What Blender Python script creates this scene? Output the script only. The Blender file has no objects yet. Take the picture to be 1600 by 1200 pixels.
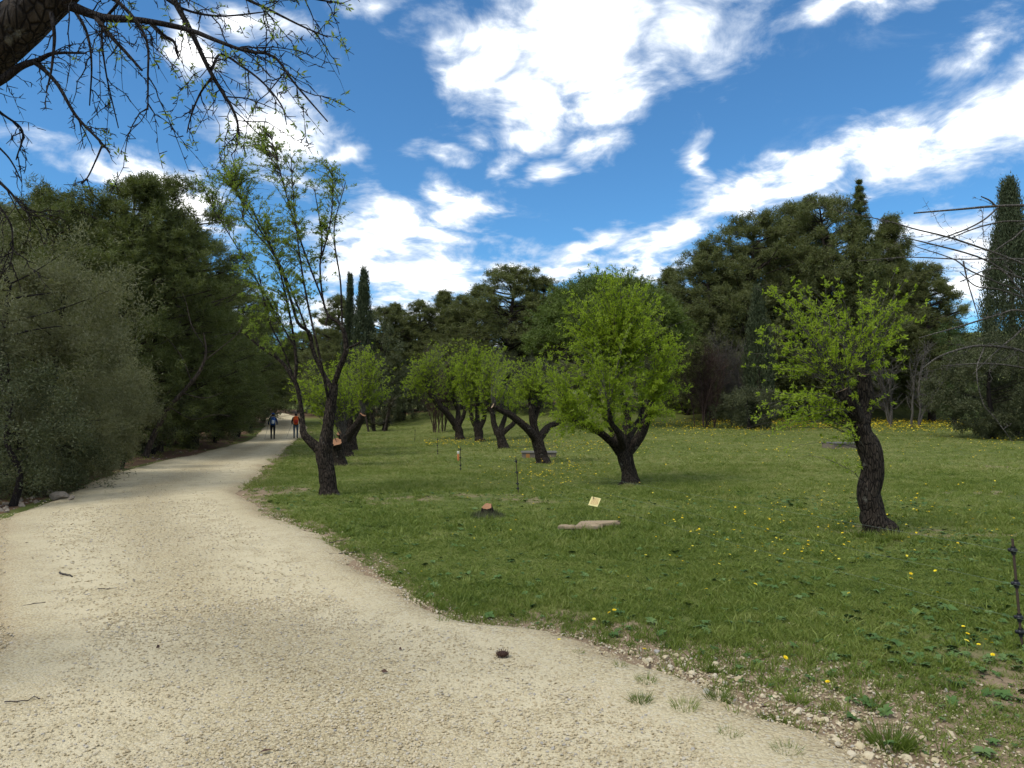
import bpy, math
import numpy as np
from mathutils import Vector
R_ = math.radians
SC = bpy.context.scene
COL = SC.collection

# ------------------------------------------------------------------ camera
CAM = np.array([0.0, 0.0, 1.6]); FPX = 1100.0; PITCH = R_(2.6)
cd = bpy.data.cameras.new('camera'); cam = bpy.data.objects.new('camera', cd); COL.objects.link(cam)
cam.location = CAM; cam.rotation_euler = (R_(90) + PITCH, 0, 0)
cd.sensor_width = 36; cd.lens = FPX / 1600 * 36; cd.clip_start = .05; cd.clip_end = 3000
SC.camera = cam

# ------------------------------------------------------------------ world, sun, exposure
SUN_EL, SUN_AZ = R_(54), R_(-128)          # azimuth from +Y towards +X
W = bpy.data.worlds.new('World'); SC.world = W; W.use_nodes = True
SC.view_settings.view_transform = 'Standard'; SC.view_settings.look = 'None'
SC.view_settings.gamma = 1; SC.view_settings.use_curve_mapping = False
SC.view_settings.exposure = 1.0
SC.cycles.max_bounces = 6; SC.cycles.diffuse_bounces = 3; SC.cycles.glossy_bounces = 2
SC.cycles.transmission_bounces = 3; SC.cycles.transparent_max_bounces = 4
SC.cycles.use_adaptive_sampling = True; SC.cycles.adaptive_threshold = .015
SC.cycles.caustics_reflective = False; SC.cycles.caustics_refractive = False

# clouds: (px, py, rx, ry, weight) of each lobe as seen over the treetops, turned into azimuth/elevation
CLOUDS = [(900, 55, 215, 105, 1), (760, 95, 95, 70, 1), (835, 150, 75, 62, 1), (945, 165, 95, 58, 1), (1080, 45, 120, 75, 1),
          (945, 235, 62, 34, .9), (970, -50, 300, 80, 1), (690, 235, 50, 12, .6), (765, 252, 32, 20, .7), (858, 281, 60, 17, .8),
          (810, 215, 60, 26, .55), (600, 362, 95, 60, 1), (735, 325, 60, 38, 1), (690, 372, 80, 32, .8), (640, 425, 150, 55, 1), (555, 400, 80, 70, 1),
          (425, 210, 105, 80, 1), (540, 242, 42, 32, .9), (375, 185, 55, 40, .8), (250, 292, 90, 42, 1), (310, 340, 90, 45, 1), (170, 272, 40, 22, .7),
          (300, 75, 32, 62, .8), (395, 20, 70, 26, .6), (1085, 262, 22, 52, .65), (1525, 80, 48, 52, .6), (1450, 372, 130, 34, .9),
          (1530, 440, 110, 60, .9), (815, 425, 90, 34, .8), (1350, -2, 140, 16, .7), (590, 2, 60, 14, .5), (1000, 420, 90, 30, .7), (600, 500, 400, 40, .7), (730, 215, 40, 16, .5), (700, 300, 46, 30, .7), (1180, 350, 60, 14, .5), (60, 240, 60, 14, .4)]
STREAK = [(930, 392, 95, 24, .95), (1040, 362, 130, 34, 1), (1150, 305, 130, 38, 1), (1270, 262, 120, 38, 1), (1400, 238, 150, 50, 1),
          (1530, 195, 160, 66, 1), (1660, 140, 190, 80, 1)]

def px_dir(px, py):
    cx = (px - 800) / FPX; cy = (600 - py) / FPX
    return np.array([cx, math.cos(PITCH) - cy * math.sin(PITCH), math.sin(PITCH) + cy * math.cos(PITCH)])
def px_angles(px, py):
    d = px_dir(px, py); d = d / np.linalg.norm(d)
    return math.atan2(d[0], d[1]), math.asin(d[2])

class NT:
    """small helper for building node trees"""
    def __init__(s, nt): s.nt = nt; s.n = nt.nodes; s.l = nt.links
    def new(s, t, **kw):
        nd = s.n.new(t)
        for k, v in kw.items(): setattr(nd, k, v)
        return nd
    def put(s, sock, v):
        if isinstance(v, bpy.types.NodeSocket): s.l.new(v, sock)
        elif v is not None: sock.default_value = v
    def m(s, op, a, b=None, c=None, clamp=False):
        nd = s.new('ShaderNodeMath', operation=op, use_clamp=clamp)
        for i, v in enumerate((a, b, c)): s.put(nd.inputs[i], v)
        return nd.outputs[0]
    def v(s, op, a, b=None, c=None):
        nd = s.new('ShaderNodeVectorMath', operation=op)
        for i, v in enumerate((a, b, c)):
            if v is not None: s.put(nd.inputs[i], v)
        return nd.outputs['Value'] if op in ('LENGTH', 'DOT_PRODUCT') else nd.outputs[0]
    def noise(s, vec, scale, detail=4, rough=.55, dist=0.0, col=False):
        nd = s.new('ShaderNodeTexNoise'); s.put(nd.inputs['Vector'], vec)
        nd.inputs['Scale'].default_value = scale; nd.inputs['Detail'].default_value = detail
        nd.inputs['Roughness'].default_value = rough; nd.inputs['Distortion'].default_value = dist
        return nd.outputs['Color' if col else 'Fac']
    def mix(s, f, a, b, blend='MIX'):
        nd = s.new('ShaderNodeMix', data_type='RGBA', blend_type=blend)
        s.put(nd.inputs[0], f); s.put(nd.inputs[6], a); s.put(nd.inputs[7], b); return nd.outputs[2]
    def ramp(s, f, stops):
        nd = s.new('ShaderNodeValToRGB'); s.put(nd.inputs[0], f); e = nd.color_ramp.elements
        while len(e) < len(stops): e.new(.5)
        for i, (p, c) in enumerate(stops): e[i].position = p; e[i].color = (*c, 1) if len(c) == 3 else c
        return nd.outputs[0]
    def sstep(s, v, a, b):
        nd = s.new('ShaderNodeMapRange', interpolation_type='SMOOTHSTEP'); s.put(nd.inputs[0], v)
        nd.inputs[1].default_value = a; nd.inputs[2].default_value = b; return nd.outputs[0]

def build_world():
    t = NT(W.node_tree); t.n.clear()
    sky = t.new('ShaderNodeTexSky', sky_type='NISHITA'); sky.sun_disc = False
    sky.sun_elevation = SUN_EL; sky.sun_rotation = SUN_AZ; sky.altitude = 300; sky.air_density = 1.0; sky.dust_density = .35; sky.ozone_density = 2.2
    geo = t.new('ShaderNodeNewGeometry'); d = t.v('SCALE', geo.outputs['Incoming']); d.node.inputs['Scale'].default_value = -1.0
    sep = t.new('ShaderNodeSeparateXYZ'); t.l.new(d, sep.inputs[0])
    az = t.m('ARCTAN2', sep.outputs[0], sep.outputs[1]); el = t.m('ARCSINE', sep.outputs[2])
    # noise is laid on a flat cloud deck so that it foreshortens towards the horizon
    zz = t.m('ADD', t.m('MAXIMUM', sep.outputs[2], 0.0), .22)
    deck = t.new('ShaderNodeCombineXYZ'); t.l.new(t.m('DIVIDE', sep.outputs[0], zz), deck.inputs[0]); t.l.new(t.m('DIVIDE', sep.outputs[1], zz), deck.inputs[1])
    dk = deck.outputs[0]
    n1 = t.noise(dk, 5.0, 7, .66, .5); n2 = t.noise(dk, 2.0, 2, .55); n3 = t.noise(dk, 18, 2, .6)
    nv = t.noise(dk, 3.4, 3, .6, 0, True)
    warp = t.v('MULTIPLY', t.v('SUBTRACT', nv, (.5, .5, .5)), (.16, .10, 0))
    v = t.new('ShaderNodeCombineXYZ'); t.l.new(az, v.inputs[0]); t.l.new(el, v.inputs[1]); vv = t.v('ADD', v.outputs[0], warp)
    TILT = R_(19)
    rot = t.new('ShaderNodeVectorRotate', rotation_type='Z_AXIS'); t.l.new(vv, rot.inputs[0]); rot.inputs['Angle'].default_value = -TILT
    rv = rot.outputs[0]
    field = None
    for lst, src, tilt in ((CLOUDS, vv, 0), (STREAK, rv, TILT)):
        for (px, py, rx, ry, w) in lst:
            a, e = px_angles(px, py)
            a, e = a * math.cos(-tilt) - e * math.sin(-tilt), a * math.sin(-tilt) + e * math.cos(-tilt)
            k = FPX * (1 + ((px - 800) / FPX) ** 2) ** .5
            sx, sy = k / rx, k / ry
            q = t.v('MULTIPLY_ADD', src, (sx, sy, 0), (-a * sx, -e * sy, 0))
            f = t.m('MULTIPLY_ADD', t.v('LENGTH', q), -w, w)
            field = f if field is None else t.m('MAXIMUM', field, f)
    # the rest of the sky: the same broken cloud
    out = t.m('MAXIMUM', t.sstep(t.m('ABSOLUTE', az), .66, .82), t.sstep(el, .50, .62))
    gen = t.m('MULTIPLY_ADD', n2, 4.0, -1.7)
    field = t.m('MAXIMUM', t.m('MAXIMUM', field, -.6), t.m('ADD', gen, t.m('MULTIPLY_ADD', out, 3, -3.0)))
    dens = t.m('ADD', field, t.m('MULTIPLY_ADD', n1, 2.3, -1.22)); dens = t.m('ADD', dens, t.m('MULTIPLY_ADD', n3, .6, -.3))
    alpha = t.sstep(dens, -.30, .74)
    wisp = t.m('MULTIPLY', t.sstep(t.m('ADD', t.m('MULTIPLY', n1, .7), t.m('MULTIPLY', n2, .5)), .66, .95), .35)
    alpha = t.m('MAXIMUM', alpha, wisp)
    shade = t.sstep(t.m('ADD', dens, t.m('MULTIPLY_ADD', n2, 1.2, -.6)), .1, 1.1)
    ccol = t.mix(shade, (.42, .47, .54, 1), (1.0, 1.0, .99, 1))
    blue = t.v('MULTIPLY', sky.outputs[0], (.50, .92, 1.16))
    b1 = t.new('ShaderNodeBackground'); t.l.new(blue, b1.inputs[0]); b1.inputs[1].default_value = .070
    b2 = t.new('ShaderNodeBackground'); t.l.new(ccol, b2.inputs[0]); b2.inputs[1].default_value = 1.0
    mx = t.new('ShaderNodeMixShader'); t.l.new(alpha, mx.inputs[0]); t.l.new(b1.outputs[0], mx.inputs[1]); t.l.new(b2.outputs[0], mx.inputs[2])
    o = t.new('ShaderNodeOutputWorld'); t.l.new(mx.outputs[0], o.inputs[0])
    W.cycles.sampling_method = 'MANUAL'; W.cycles.sample_map_resolution = 512
build_world()

sl = bpy.data.lights.new('sun', 'SUN'); sun = bpy.data.objects.new('sun', sl); COL.objects.link(sun)
sl.energy = 1.5; sl.angle = R_(25); sl.color = (1, .96, .88)
sd = Vector((math.sin(SUN_AZ) * math.cos(SUN_EL), math.cos(SUN_AZ) * math.cos(SUN_EL), math.sin(SUN_EL)))
sun.rotation_euler = sd.to_track_quat('Z', 'Y').to_euler(); sun.location = sd * 60

# ------------------------------------------------------------------ pixel <-> place helpers
def sm(x, a, b):
    t = np.clip((x - a) / (b - a), 0, 1); return t * t * (3 - 2 * t)
def hgt(x, y):
    """height of the land: level round the camera, rising gently away, a grassy bank on the far right"""
    x = np.asarray(x, float); y = np.asarray(y, float)
    k = sm(x, -12, 8)
    y0 = 50 + (30 - 50) * k; sl_ = .065 + (.040 - .065) * k
    d = y - y0; rise = sl_ * np.where(d < -4, 0, np.where(d > 4, d, (d + 4) ** 2 / 16))
    rise = np.minimum(rise, 2.6)
    bank = 1.6 * sm(x, 2, 9) * sm(y, 60, 66) + .7 * sm(x, -14, -6) * (1 - sm(x, 2, 9)) * sm(y, 62, 70)
    bank = bank + 16 * sm(np.hypot(x, y), 100, 190)
    und = .03 * np.sin(x * .9 + 1) * np.sin(y * .6) + .05 * np.sin(x * .31 + y * .23)
    return rise + bank + und * sm(np.hypot(x, y), 4, 14)
def P(px, py, D):
    d = px_dir(px, py); return CAM + d * (D / d[1])
def G(px, py):
    d = px_dir(px, py); t = np.linspace(1, 160, 6000); p = CAM + d[None] * t[:, None]
    below = np.nonzero(p[:, 2] < hgt(p[:, 0], p[:, 1]))[0]
    q = p[below[0]] if len(below) else p[-1]
    return np.array([q[0], q[1], float(hgt(q[0], q[1]))])
def ground(x, y): return np.array([x, y, float(hgt(x, y))])
def at_px(px, D):
    x = (px - 800) / FPX * D; return ground(x, D)
def fbm(x, y, seed=0, f=1.0):
    r = np.random.default_rng(seed); v = 0; a = 1
    for i in range(5):
        for k in range(3):
            an = r.uniform(0, 6.28); v = v + a * np.sin((x * np.cos(an) + y * np.sin(an)) * f * r.uniform(.8, 1.3) + r.uniform(0, 6.28)) / 3
        f *= 2.07; a *= .58
    return v

# ------------------------------------------------------------------ mesh helpers
def nrm(v): return v / np.maximum(np.linalg.norm(v, axis=-1, keepdims=True), 1e-9)
class MB:
    def __init__(s): s.V = []; s.F = []; s.A = []; s.M = []; s.n = 0
    def add(s, V, F, rnd=None, mat=0):
        V = np.asarray(V, float).reshape(-1, 3); F = np.asarray(F, int)
        s.V.append(V); s.F.append(F + s.n); s.n += len(V)
        s.A.append(np.full(len(F), .5) if rnd is None else np.asarray(rnd, float)); s.M.append(np.full(len(F), mat))
        return s
    def mesh(s, name, mats, smooth=True):
        me = bpy.data.meshes.new(name); V = np.concatenate(s.V)
        me.vertices.add(len(V)); me.vertices.foreach_set('co', V.ravel().astype(np.float32))
        tot = np.concatenate([np.full(len(f), f.shape[1]) for f in s.F]); lv = np.concatenate([f.ravel() for f in s.F])
        me.loops.add(len(lv)); me.loops.foreach_set('vertex_index', lv.astype(np.int32))
        me.polygons.add(len(tot)); me.polygons.foreach_set('loop_start', np.concatenate([[0], np.cumsum(tot)[:-1]]).astype(np.int32))
        me.polygons.foreach_set('use_smooth', np.full(len(tot), smooth))
        for m in (mats if isinstance(mats, (list, tuple)) else [mats]): me.materials.append(m)
        me.polygons.foreach_set('material_index', np.concatenate(s.M).astype(np.int32))
        a = me.attributes.new('rnd', 'FLOAT', 'FACE'); a.data.foreach_set('value', np.concatenate(s.A).astype(np.float32))
        me.update(calc_edges=True); me.validate(); return me
    def build(s, name, mats, parent=None, loc=None, smooth=True):
        return link(name, s.mesh(name, mats, smooth), parent, loc)
def link(name, me, parent=None, loc=None):
    o = bpy.data.objects.new(name, me); COL.objects.link(o)
    if parent is not None: o.parent = parent
    if loc is not None: o.location = loc
    return o
def tag(o, label=None, cat=None, group=None, kind=None):
    if label: o['label'] = label
    if cat: o['category'] = cat
    if group: o['group'] = group
    if kind: o['kind'] = kind
    return o
def empty(name, loc, label, cat, group=None):
    o = bpy.data.objects.new(name, None); COL.objects.link(o); o.location = loc; o.empty_display_size = .2
    return tag(o, label, cat, group)
def copy_tree(root, loc, rz, sc, label, group=None):
    r = root.copy(); COL.objects.link(r); r.location = loc; r.rotation_euler = (0, 0, rz); r.scale = sc
    r['label'] = label
    if group: r['group'] = group
    for ch in root.children:
        c = ch.copy(); COL.objects.link(c); c.parent = r
    return r

def tubes(Pn, Rn, S):
    """Pn[N,K,3], Rn[N,K] -> verts, quads of N tapered tubes"""
    Pn = np.asarray(Pn, float); Rn = np.asarray(Rn, float); N, K, _ = Pn.shape
    T = np.empty_like(Pn); T[:, 1:-1] = Pn[:, 2:] - Pn[:, :-2]; T[:, 0] = Pn[:, 1] - Pn[:, 0]; T[:, -1] = Pn[:, -1] - Pn[:, -2]; T = nrm(T)
    mean = nrm(Pn[:, -1] - Pn[:, 0]); ax = np.eye(3)[np.argmin(np.abs(mean), axis=1)]
    a = nrm(np.cross(T, ax[:, None, :])); b = np.cross(T, a)
    th = np.arange(S) * 2 * np.pi / S
    ring = a[:, :, None, :] * np.cos(th)[None, None, :, None] + b[:, :, None, :] * np.sin(th)[None, None, :, None]
    RR = Rn[:, :, None] if Rn.ndim == 2 else Rn
    V = Pn[:, :, None, :] + ring * RR[..., None]
    i = np.arange(N)[:, None, None] * K * S; k = np.arange(K - 1)[None, :, None] * S; s = np.arange(S)[None, None, :]; s2 = (s + 1) % S
    F = np.stack([i + k + s, i + k + s2, i + k + S + s2, i + k + S + s], -1).reshape(-1, 4)
    return V.reshape(-1, 3), F
def spline(pts, K):
    pts = np.asarray(pts, float)
    if len(pts) == 2: t = np.linspace(0, 1, K)[:, None]; return pts[0] * (1 - t) + pts[1] * t
    p = np.vstack([2 * pts[0] - pts[1], pts, 2 * pts[-1] - pts[-2]]); n = len(pts) - 1
    u = np.linspace(0, n - 1e-6, K); i = u.astype(int); t = (u - i)[:, None]
    p0, p1, p2, p3 = p[i], p[i + 1], p[i + 2], p[i + 3]
    return .5 * (2 * p1 + (p2 - p0) * t + (2 * p0 - 5 * p1 + 4 * p2 - p3) * t ** 2 + (3 * p1 - p0 - 3 * p2 + p3) * t ** 3)
def limb(mb, ctrl, rad, rng, K=22, S=14, rough=.12, cap=None):
    """one gnarled limb: control points, radii at them; bark ridges are real relief; optional sawn end"""
    p = spline(ctrl, K); r = np.interp(np.linspace(0, 1, K), np.linspace(0, 1, len(rad)), rad)
    sk = np.array([1, 2, 3, 2, 1]) / 9.0; lp = lambda a: np.apply_along_axis(lambda v: np.convolve(np.pad(v, 2, 'edge'), sk, 'valid'), 0, a)
    p = p + lp(rng.normal(0, 1, (K, 3))) * r[:, None] * .06
    ridge = 1 + rough * (np.sin(np.arange(S)[None] * 2 * np.pi / S * 5 + np.cumsum(rng.normal(0, .10, K))[:, None]) * .6 + lp(rng.normal(0, 1.1, (K, S))))
    V, F = tubes(p[None], (r[:, None] * ridge)[None], S); mb.add(V, F)
    if cap is not None:
        e = V[-S:]; c = e.mean(0); out = nrm(p[-1] - p[-2])
        cap.add(np.vstack([e + out * .003, c + out * .006]), [[i, (i + 1) % S, S] for i in range(S)], rng.uniform(0, 1, S))
    return p, r
def rand_dir(rng, n): return nrm(rng.normal(0, 1, (n, 3)))
def leaves(mb, pos, d, L, Wd, rng, rnd=None, mat=0):
    n = len(pos); d = nrm(d); nn = nrm(rand_dir(rng, n) + np.array([0, 0, .6])); s = nrm(np.cross(d, nn)); nn = np.cross(s, d)
    L = np.broadcast_to(L, n)[:, None]; Wd = np.broadcast_to(Wd, n)[:, None]
    m = pos + d * L * .48; V = np.stack([pos, m + s * Wd * .5 + nn * Wd * .16, pos + d * L - nn * L * .10, m - s * Wd * .5 + nn * Wd * .16], 1)
    b = np.arange(n)[:, None] * 4; F = np.concatenate([b + [[0, 1, 2]], b + [[0, 2, 3]]])
    rnd = rng.uniform(0, 1, n) if rnd is None else rnd
    mb.add(V.reshape(-1, 3), F, np.concatenate([rnd, rnd]), mat)
def needles(mb, pos, d, L, Wd, rng, rnd=None):
    n = len(pos); d = nrm(d); s = nrm(np.cross(d, rand_dir(rng, n))); L = np.broadcast_to(L, n)[:, None]; Wd = np.broadcast_to(Wd, n)[:, None]
    V = np.stack([pos - s * Wd * .5, pos + s * Wd * .5, pos + d * L], 1); b = np.arange(n)[:, None] * 3
    mb.add(V.reshape(-1, 3), b + [[0, 1, 2]], rng.uniform(0, 1, n) if rnd is None else rnd)
def box_mesh(mb, c, s, mat=0, rz=0.0, rnd=None):
    x, y, z = np.array(s) / 2
    V = np.array([[a * x, b * y, d * z] for d in (-1, 1) for a, b in ((-1, -1), (1, -1), (1, 1), (-1, 1))])
    ca, sa = math.cos(rz), math.sin(rz); V = V @ np.array([[ca, sa, 0], [-sa, ca, 0], [0, 0, 1]]) + np.array(c)
    mb.add(V, [[3, 2, 1, 0], [4, 5, 6, 7], [0, 1, 5, 4], [1, 2, 6, 5], [2, 3, 7, 6], [3, 0, 4, 7]], rnd, mat)
def ico(sub=1):
    import bmesh
    bm = bmesh.new(); bmesh.ops.create_icosphere(bm, subdivisions=sub, radius=1)
    V = np.array([v.co[:] for v in bm.verts]); F = np.array([[v.index for v in f.verts] for f in bm.faces]); bm.free(); return V, F
ICO1, ICO2 = ico(1), ico(2)
def rock(mb, c, s, rng, sub=1, mat=0):
    V, F = ICO1 if sub == 1 else ICO2
    V = V * (1 + rng.normal(0, .10, (len(V), 1)))
    for _ in range(5 if sub == 1 else 11):                                        # knapped faces
        n = rand_dir(rng, 1)[0]; h = rng.uniform(.42, .78); dd = V @ n; V = V - np.where(dd > h, dd - h, 0)[:, None] * n
    mb.add(V * np.array(s) + np.array(c), F, np.full(len(F), rng.uniform()), mat)

# ------------------------------------------------------------------ materials
def mat(name): m = bpy.data.materials.new(name); m.use_nodes = True; t = NT(m.node_tree); t.n.clear(); return m, t
def finish(t, sh, disp=None):
    o = t.new('ShaderNodeOutputMaterial'); t.l.new(sh, o.inputs[0])
def princ(t, col, rough=.8, spec=.3, bump=None, bs=.4, bd=.02):
    b = t.new('ShaderNodeBsdfPrincipled'); t.put(b.inputs['Base Color'], col if isinstance(col, bpy.types.NodeSocket) else (*col, 1))
    t.put(b.inputs['Roughness'], rough); b.inputs['Specular IOR Level'].default_value = spec
    if bump is not None:
        bn = t.new('ShaderNodeBump'); bn.inputs['Strength'].default_value = bs; bn.inputs['Distance'].default_value = bd
        t.l.new(bump, bn.inputs['Height']); t.l.new(bn.outputs[0], b.inputs['Normal'])
    return b.outputs[0]
def attr(t, n='rnd'):
    a = t.new('ShaderNodeAttribute'); a.attribute_name = n; return a.outputs['Fac']
def obco(t): return t.new('ShaderNodeTexCoord').outputs['Object']
def wpos(t): return t.new('ShaderNodeNewGeometry').outputs['Position']
def leaf_mat(name, c0, c1, c2, trans=.35, rough=.5, nscale=1.1):
    m, t = mat(name)
    f = t.m('ADD', t.m('MULTIPLY', attr(t), .6), t.m('MULTIPLY', t.noise(obco(t), nscale, 2), .6)); f = t.m('SUBTRACT', f, .1)
    c = t.ramp(f, [(.1, c0), (.5, c1), (.95, c2)])
    p = princ(t, c, rough, .25)
    tr = t.new('ShaderNodeBsdfTranslucent'); t.l.new(t.v('MULTIPLY', c, (1.15, 1.25, .7)), tr.inputs[0])
    mx = t.new('ShaderNodeMixShader'); mx.inputs[0].default_value = trans; t.l.new(p, mx.inputs[1]); t.l.new(tr.outputs[0], mx.inputs[2])
    finish(t, mx.outputs[0]); return m
def bark_mat(name, c0, c1, scale=9, lichen=None, bd=.03):
    m, t = mat(name); co = obco(t)
    mp = t.new('ShaderNodeMapping'); t.l.new(co, mp.inputs[0]); mp.inputs['Scale'].default_value = (1, 1, .28)
    n = t.noise(mp.outputs[0], scale * 2.2, 6, .65, .6)
    vo = t.new('ShaderNodeTexVoronoi', feature='DISTANCE_TO_EDGE'); t.l.new(mp.outputs[0], vo.inputs[0]); vo.inputs['Scale'].default_value = scale * 2.6
    n = t.m('MULTIPLY', n, t.m('MULTIPLY_ADD', t.sstep(vo.outputs['Distance'], 0, .16), .55, .5)); c = t.ramp(n, [(.3, c0), (.72, c1)])
    if lichen:
        c = t.mix(t.sstep(t.noise(co, 6.5, 4, .6), .62, .72), c, (*lichen, 1))
    finish(t, princ(t, c, .9, .15, n, .9, bd)); return m

M = {}
M['almond_bark'] = bark_mat('almond_bark', (.011, .008, .006), (.078, .060, .044), 11, (.13, .12, .095), .06)
M['twig'] = bark_mat('twig_bark', (.045, .036, .028), (.13, .11, .088), 20)
M['grey_twig'] = bark_mat('grey_twig_bark', (.07, .062, .052), (.19, .17, .145), 20)
M['dark_twig'] = bark_mat('dark_twig_bark', (.014, .011, .011), (.05, .042, .036), 20)
M['red_twig'] = bark_mat('reddish_twig_bark', (.05, .030, .024), (.13, .085, .065), 20)
M['pine_bark'] = bark_mat('pine_bark', (.028, .021, .016), (.095, .074, .058), 5)
M['almond_leaf'] = leaf_mat('almond_leaf', (.18, .24, .018), (.29, .37, .032), (.40, .46, .07), .55, .45, 1.4)
M['almond_leaf_dull'] = leaf_mat('almond_leaf_dull', (.125, .175, .026), (.20, .26, .042), (.28, .34, .08), .52, .5, 1.4)
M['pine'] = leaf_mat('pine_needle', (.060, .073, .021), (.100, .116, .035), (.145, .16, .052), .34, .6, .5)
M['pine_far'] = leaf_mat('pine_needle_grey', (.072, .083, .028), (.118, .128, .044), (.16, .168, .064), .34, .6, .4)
M['stone_pine'] = leaf_mat('stone_pine_needle', (.066, .096, .018), (.105, .142, .028), (.15, .19, .045), .3, .6, .7)
M['olive'] = leaf_mat('olive_leaf', (.084, .086, .038), (.150, .152, .076), (.27, .265, .16), .3, .5, .9)
M['cypress'] = leaf_mat('cypress_scale_leaf', (.026, .036, .016), (.050, .064, .027), (.085, .10, .045), .1, .7, 1.2)
M['oak'] = leaf_mat('holm_oak_leaf', (.044, .052, .022), (.080, .092, .040), (.14, .15, .08), .22, .5, .8)
M['shrub'] = leaf_mat('shrub_leaf', (.042, .048, .022), (.080, .088, .040), (.14, .145, .07), .2, .6, .8)
M['fresh'] = leaf_mat('fresh_bush_leaf', (.045, .075, .025), (.080, .12, .04), (.14, .19, .07), .3, .5, .8)
M['yucca'] = leaf_mat('yucca_blade', (.020, .022, .012), (.045, .042, .022), (.09, .075, .04), .1, .5, 1.0)
def simple(name, c, rough=.7, spec=.3, var=.25, scale=20, bd=.004):
    m, t = mat(name); n = t.noise(obco(t), scale, 4)
    cc = t.mix(n, tuple(np.array(c) * (1 - var)) + (1,), tuple(np.minimum(np.array(c) * (1 + var), 1)) + (1,))
    finish(t, princ(t, cc, rough, spec, n, .3, bd)); M[name] = m; return m
simple('cut_wood', (.27, .140, .075), .85, .1, .35, 30)
simple('pale_cut', (.34, .24, .15), .85, .1, .35, 30)
simple('post_brown', (.055, .036, .026), .6); simple('black_plastic', (.012, .013, .016), .45)
simple('wire', (.16, .20, .15), .5, .4); simple('orange_plastic', (.62, .20, .07), .5); simple('white_plastic', (.70, .66, .60), .5)
simple('sign_yellow', (.75, .64, .28), .55, .3, .06, 6); simple('sign_red', (.45, .16, .09), .6)
simple('slab_stone', (.27, .205, .13), .9, .15, .35, 9, .02); simple('trough_stone', (.16, .13, .10), .9, .15, .3, 7, .02)
simple('rim_stone', (.19, .18, .155), .9, .15, .25, 8, .02); simple('rubble', (.27, .225, .175), .95, .1, .45, 5, .05)
simple('rust_patch', (.36, .17, .055), .9, .1, .3, 9)
simple('cone_brown', (.075, .040, .028), .85); simple('stick', (.045, .036, .032), .9)
simple('fabric_blue', (.015, .06, .22), .85, .1); simple('fabric_navy', (.010, .024, .075), .85, .1); simple('fabric_black', (.010, .010, .012), .9, .1)
simple('fabric_orange', (.50, .085, .02), .85, .1); simple('fabric_red', (.30, .03, .025), .85, .1); simple('denim', (.06, .085, .11), .9, .1)
simple('fabric_brown', (.03, .018, .014), .9, .1); simple('skin', (.38, .20, .13), .6); simple('hair', (.018, .012, .009), .7); simple('pole_metal', (.10, .10, .11), .4)
simple('pale_grey', (.42, .45, .47), .6)

def grass_mat():
    m, t = mat('grass_blade'); oi = t.new('ShaderNodeObjectInfo'); w = wpos(t)
    big = t.noise(w, .22, 4, .6); mid = t.noise(w, 1.3, 3, .6)
    f = t.m('ADD', t.m('MULTIPLY', oi.outputs['Random'], .46), t.m('ADD', t.m('MULTIPLY', big, .50), t.m('MULTIPLY', mid, .62))); f = t.m('SUBTRACT', f, .27)
    sx = t.new('ShaderNodeSeparateXYZ'); t.l.new(w, sx.inputs[0]); f = t.m('ADD', f, t.m('MULTIPLY_ADD', t.sstep(sx.outputs[1], 5, 26), .20, -.07))   # drier turf towards the far meadow
    c = t.ramp(f, [(.08, (.060, .096, .014)), (.38, (.125, .168, .025)), (.64, (.185, .220, .046)), (.9, (.30, .29, .11))])
    p = princ(t, c, .55, .25); tr = t.new('ShaderNodeBsdfTranslucent'); t.l.new(t.v('MULTIPLY', c, (1.1, 1.2, .8)), tr.inputs[0])
    mx = t.new('ShaderNodeMixShader'); mx.inputs[0].default_value = .3; t.l.new(p, mx.inputs[1]); t.l.new(tr.outputs[0], mx.inputs[2]); finish(t, mx.outputs[0]); return m
M['grass'] = grass_mat()
def weed_mat():
    m, t = mat('broad_weed'); oi = t.new('ShaderNodeObjectInfo')
    c = t.ramp(t.m('ADD', t.m('MULTIPLY', oi.outputs['Random'], .7), t.m('MULTIPLY', attr(t), .3)), [(0, (.035, .075, .020)), (.6, (.07, .125, .035)), (1, (.12, .17, .06))])
    finish(t, princ(t, c, .75, .1)); return m
M['weed'] = weed_mat()
def stone_mat():
    m, t = mat('limestone'); oi = t.new('ShaderNodeObjectInfo'); n = t.noise(obco(t), 3.0, 4)
    c = t.ramp(oi.outputs['Random'], [(0, (.34, .275, .165)), (.35, (.44, .37, .235)), (.7, (.52, .45, .31)), (.9, (.45, .41, .33)), (1, (.26, .26, .26))])
    c = t.mix(t.m('MULTIPLY', n, .5), c, (.38, .29, .17, 1)); finish(t, princ(t, c, .9, .15)); return m
M['stone'] = stone_mat()
def ground_mat():
    m, t = mat('meadow_soil'); w = wpos(t)
    big = t.noise(w, .22, 4, .6); mid = t.noise(w, 1.3, 4, .6); fine = t.noise(w, 22, 5, .7)
    f = t.m('ADD', t.m('MULTIPLY', big, .5), t.m('MULTIPLY', mid, .5))
    g = t.ramp(f, [(.28, (.058, .084, .018)), (.5, (.105, .130, .028)), (.72, (.18, .18, .055))])
    soil = t.mix(fine, (.13, .085, .05, 1), (.33, .25, .165, 1))
    litter = t.mix(fine, (.055, .033, .020, 1), (.19, .115, .070, 1))
    bare = attr(t, 'bare'); lit = attr(t, 'litter')
    c = t.mix(t.m('MULTIPLY', fine, .35), g, (.10, .085, .045, 1))
    c = t.mix(t.sstep(t.m('ADD', bare, t.m('MULTIPLY_ADD', mid, .8, -.4)), .35, .65), c, soil)
    c = t.mix(t.sstep(t.m('ADD', lit, t.m('MULTIPLY_ADD', mid, .7, -.35)), .35, .7), c, litter)
    finish(t, princ(t, c, .95, .1, t.m('ADD', fine, mid), .6, .03)); return m
M['ground'] = ground_mat()
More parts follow.
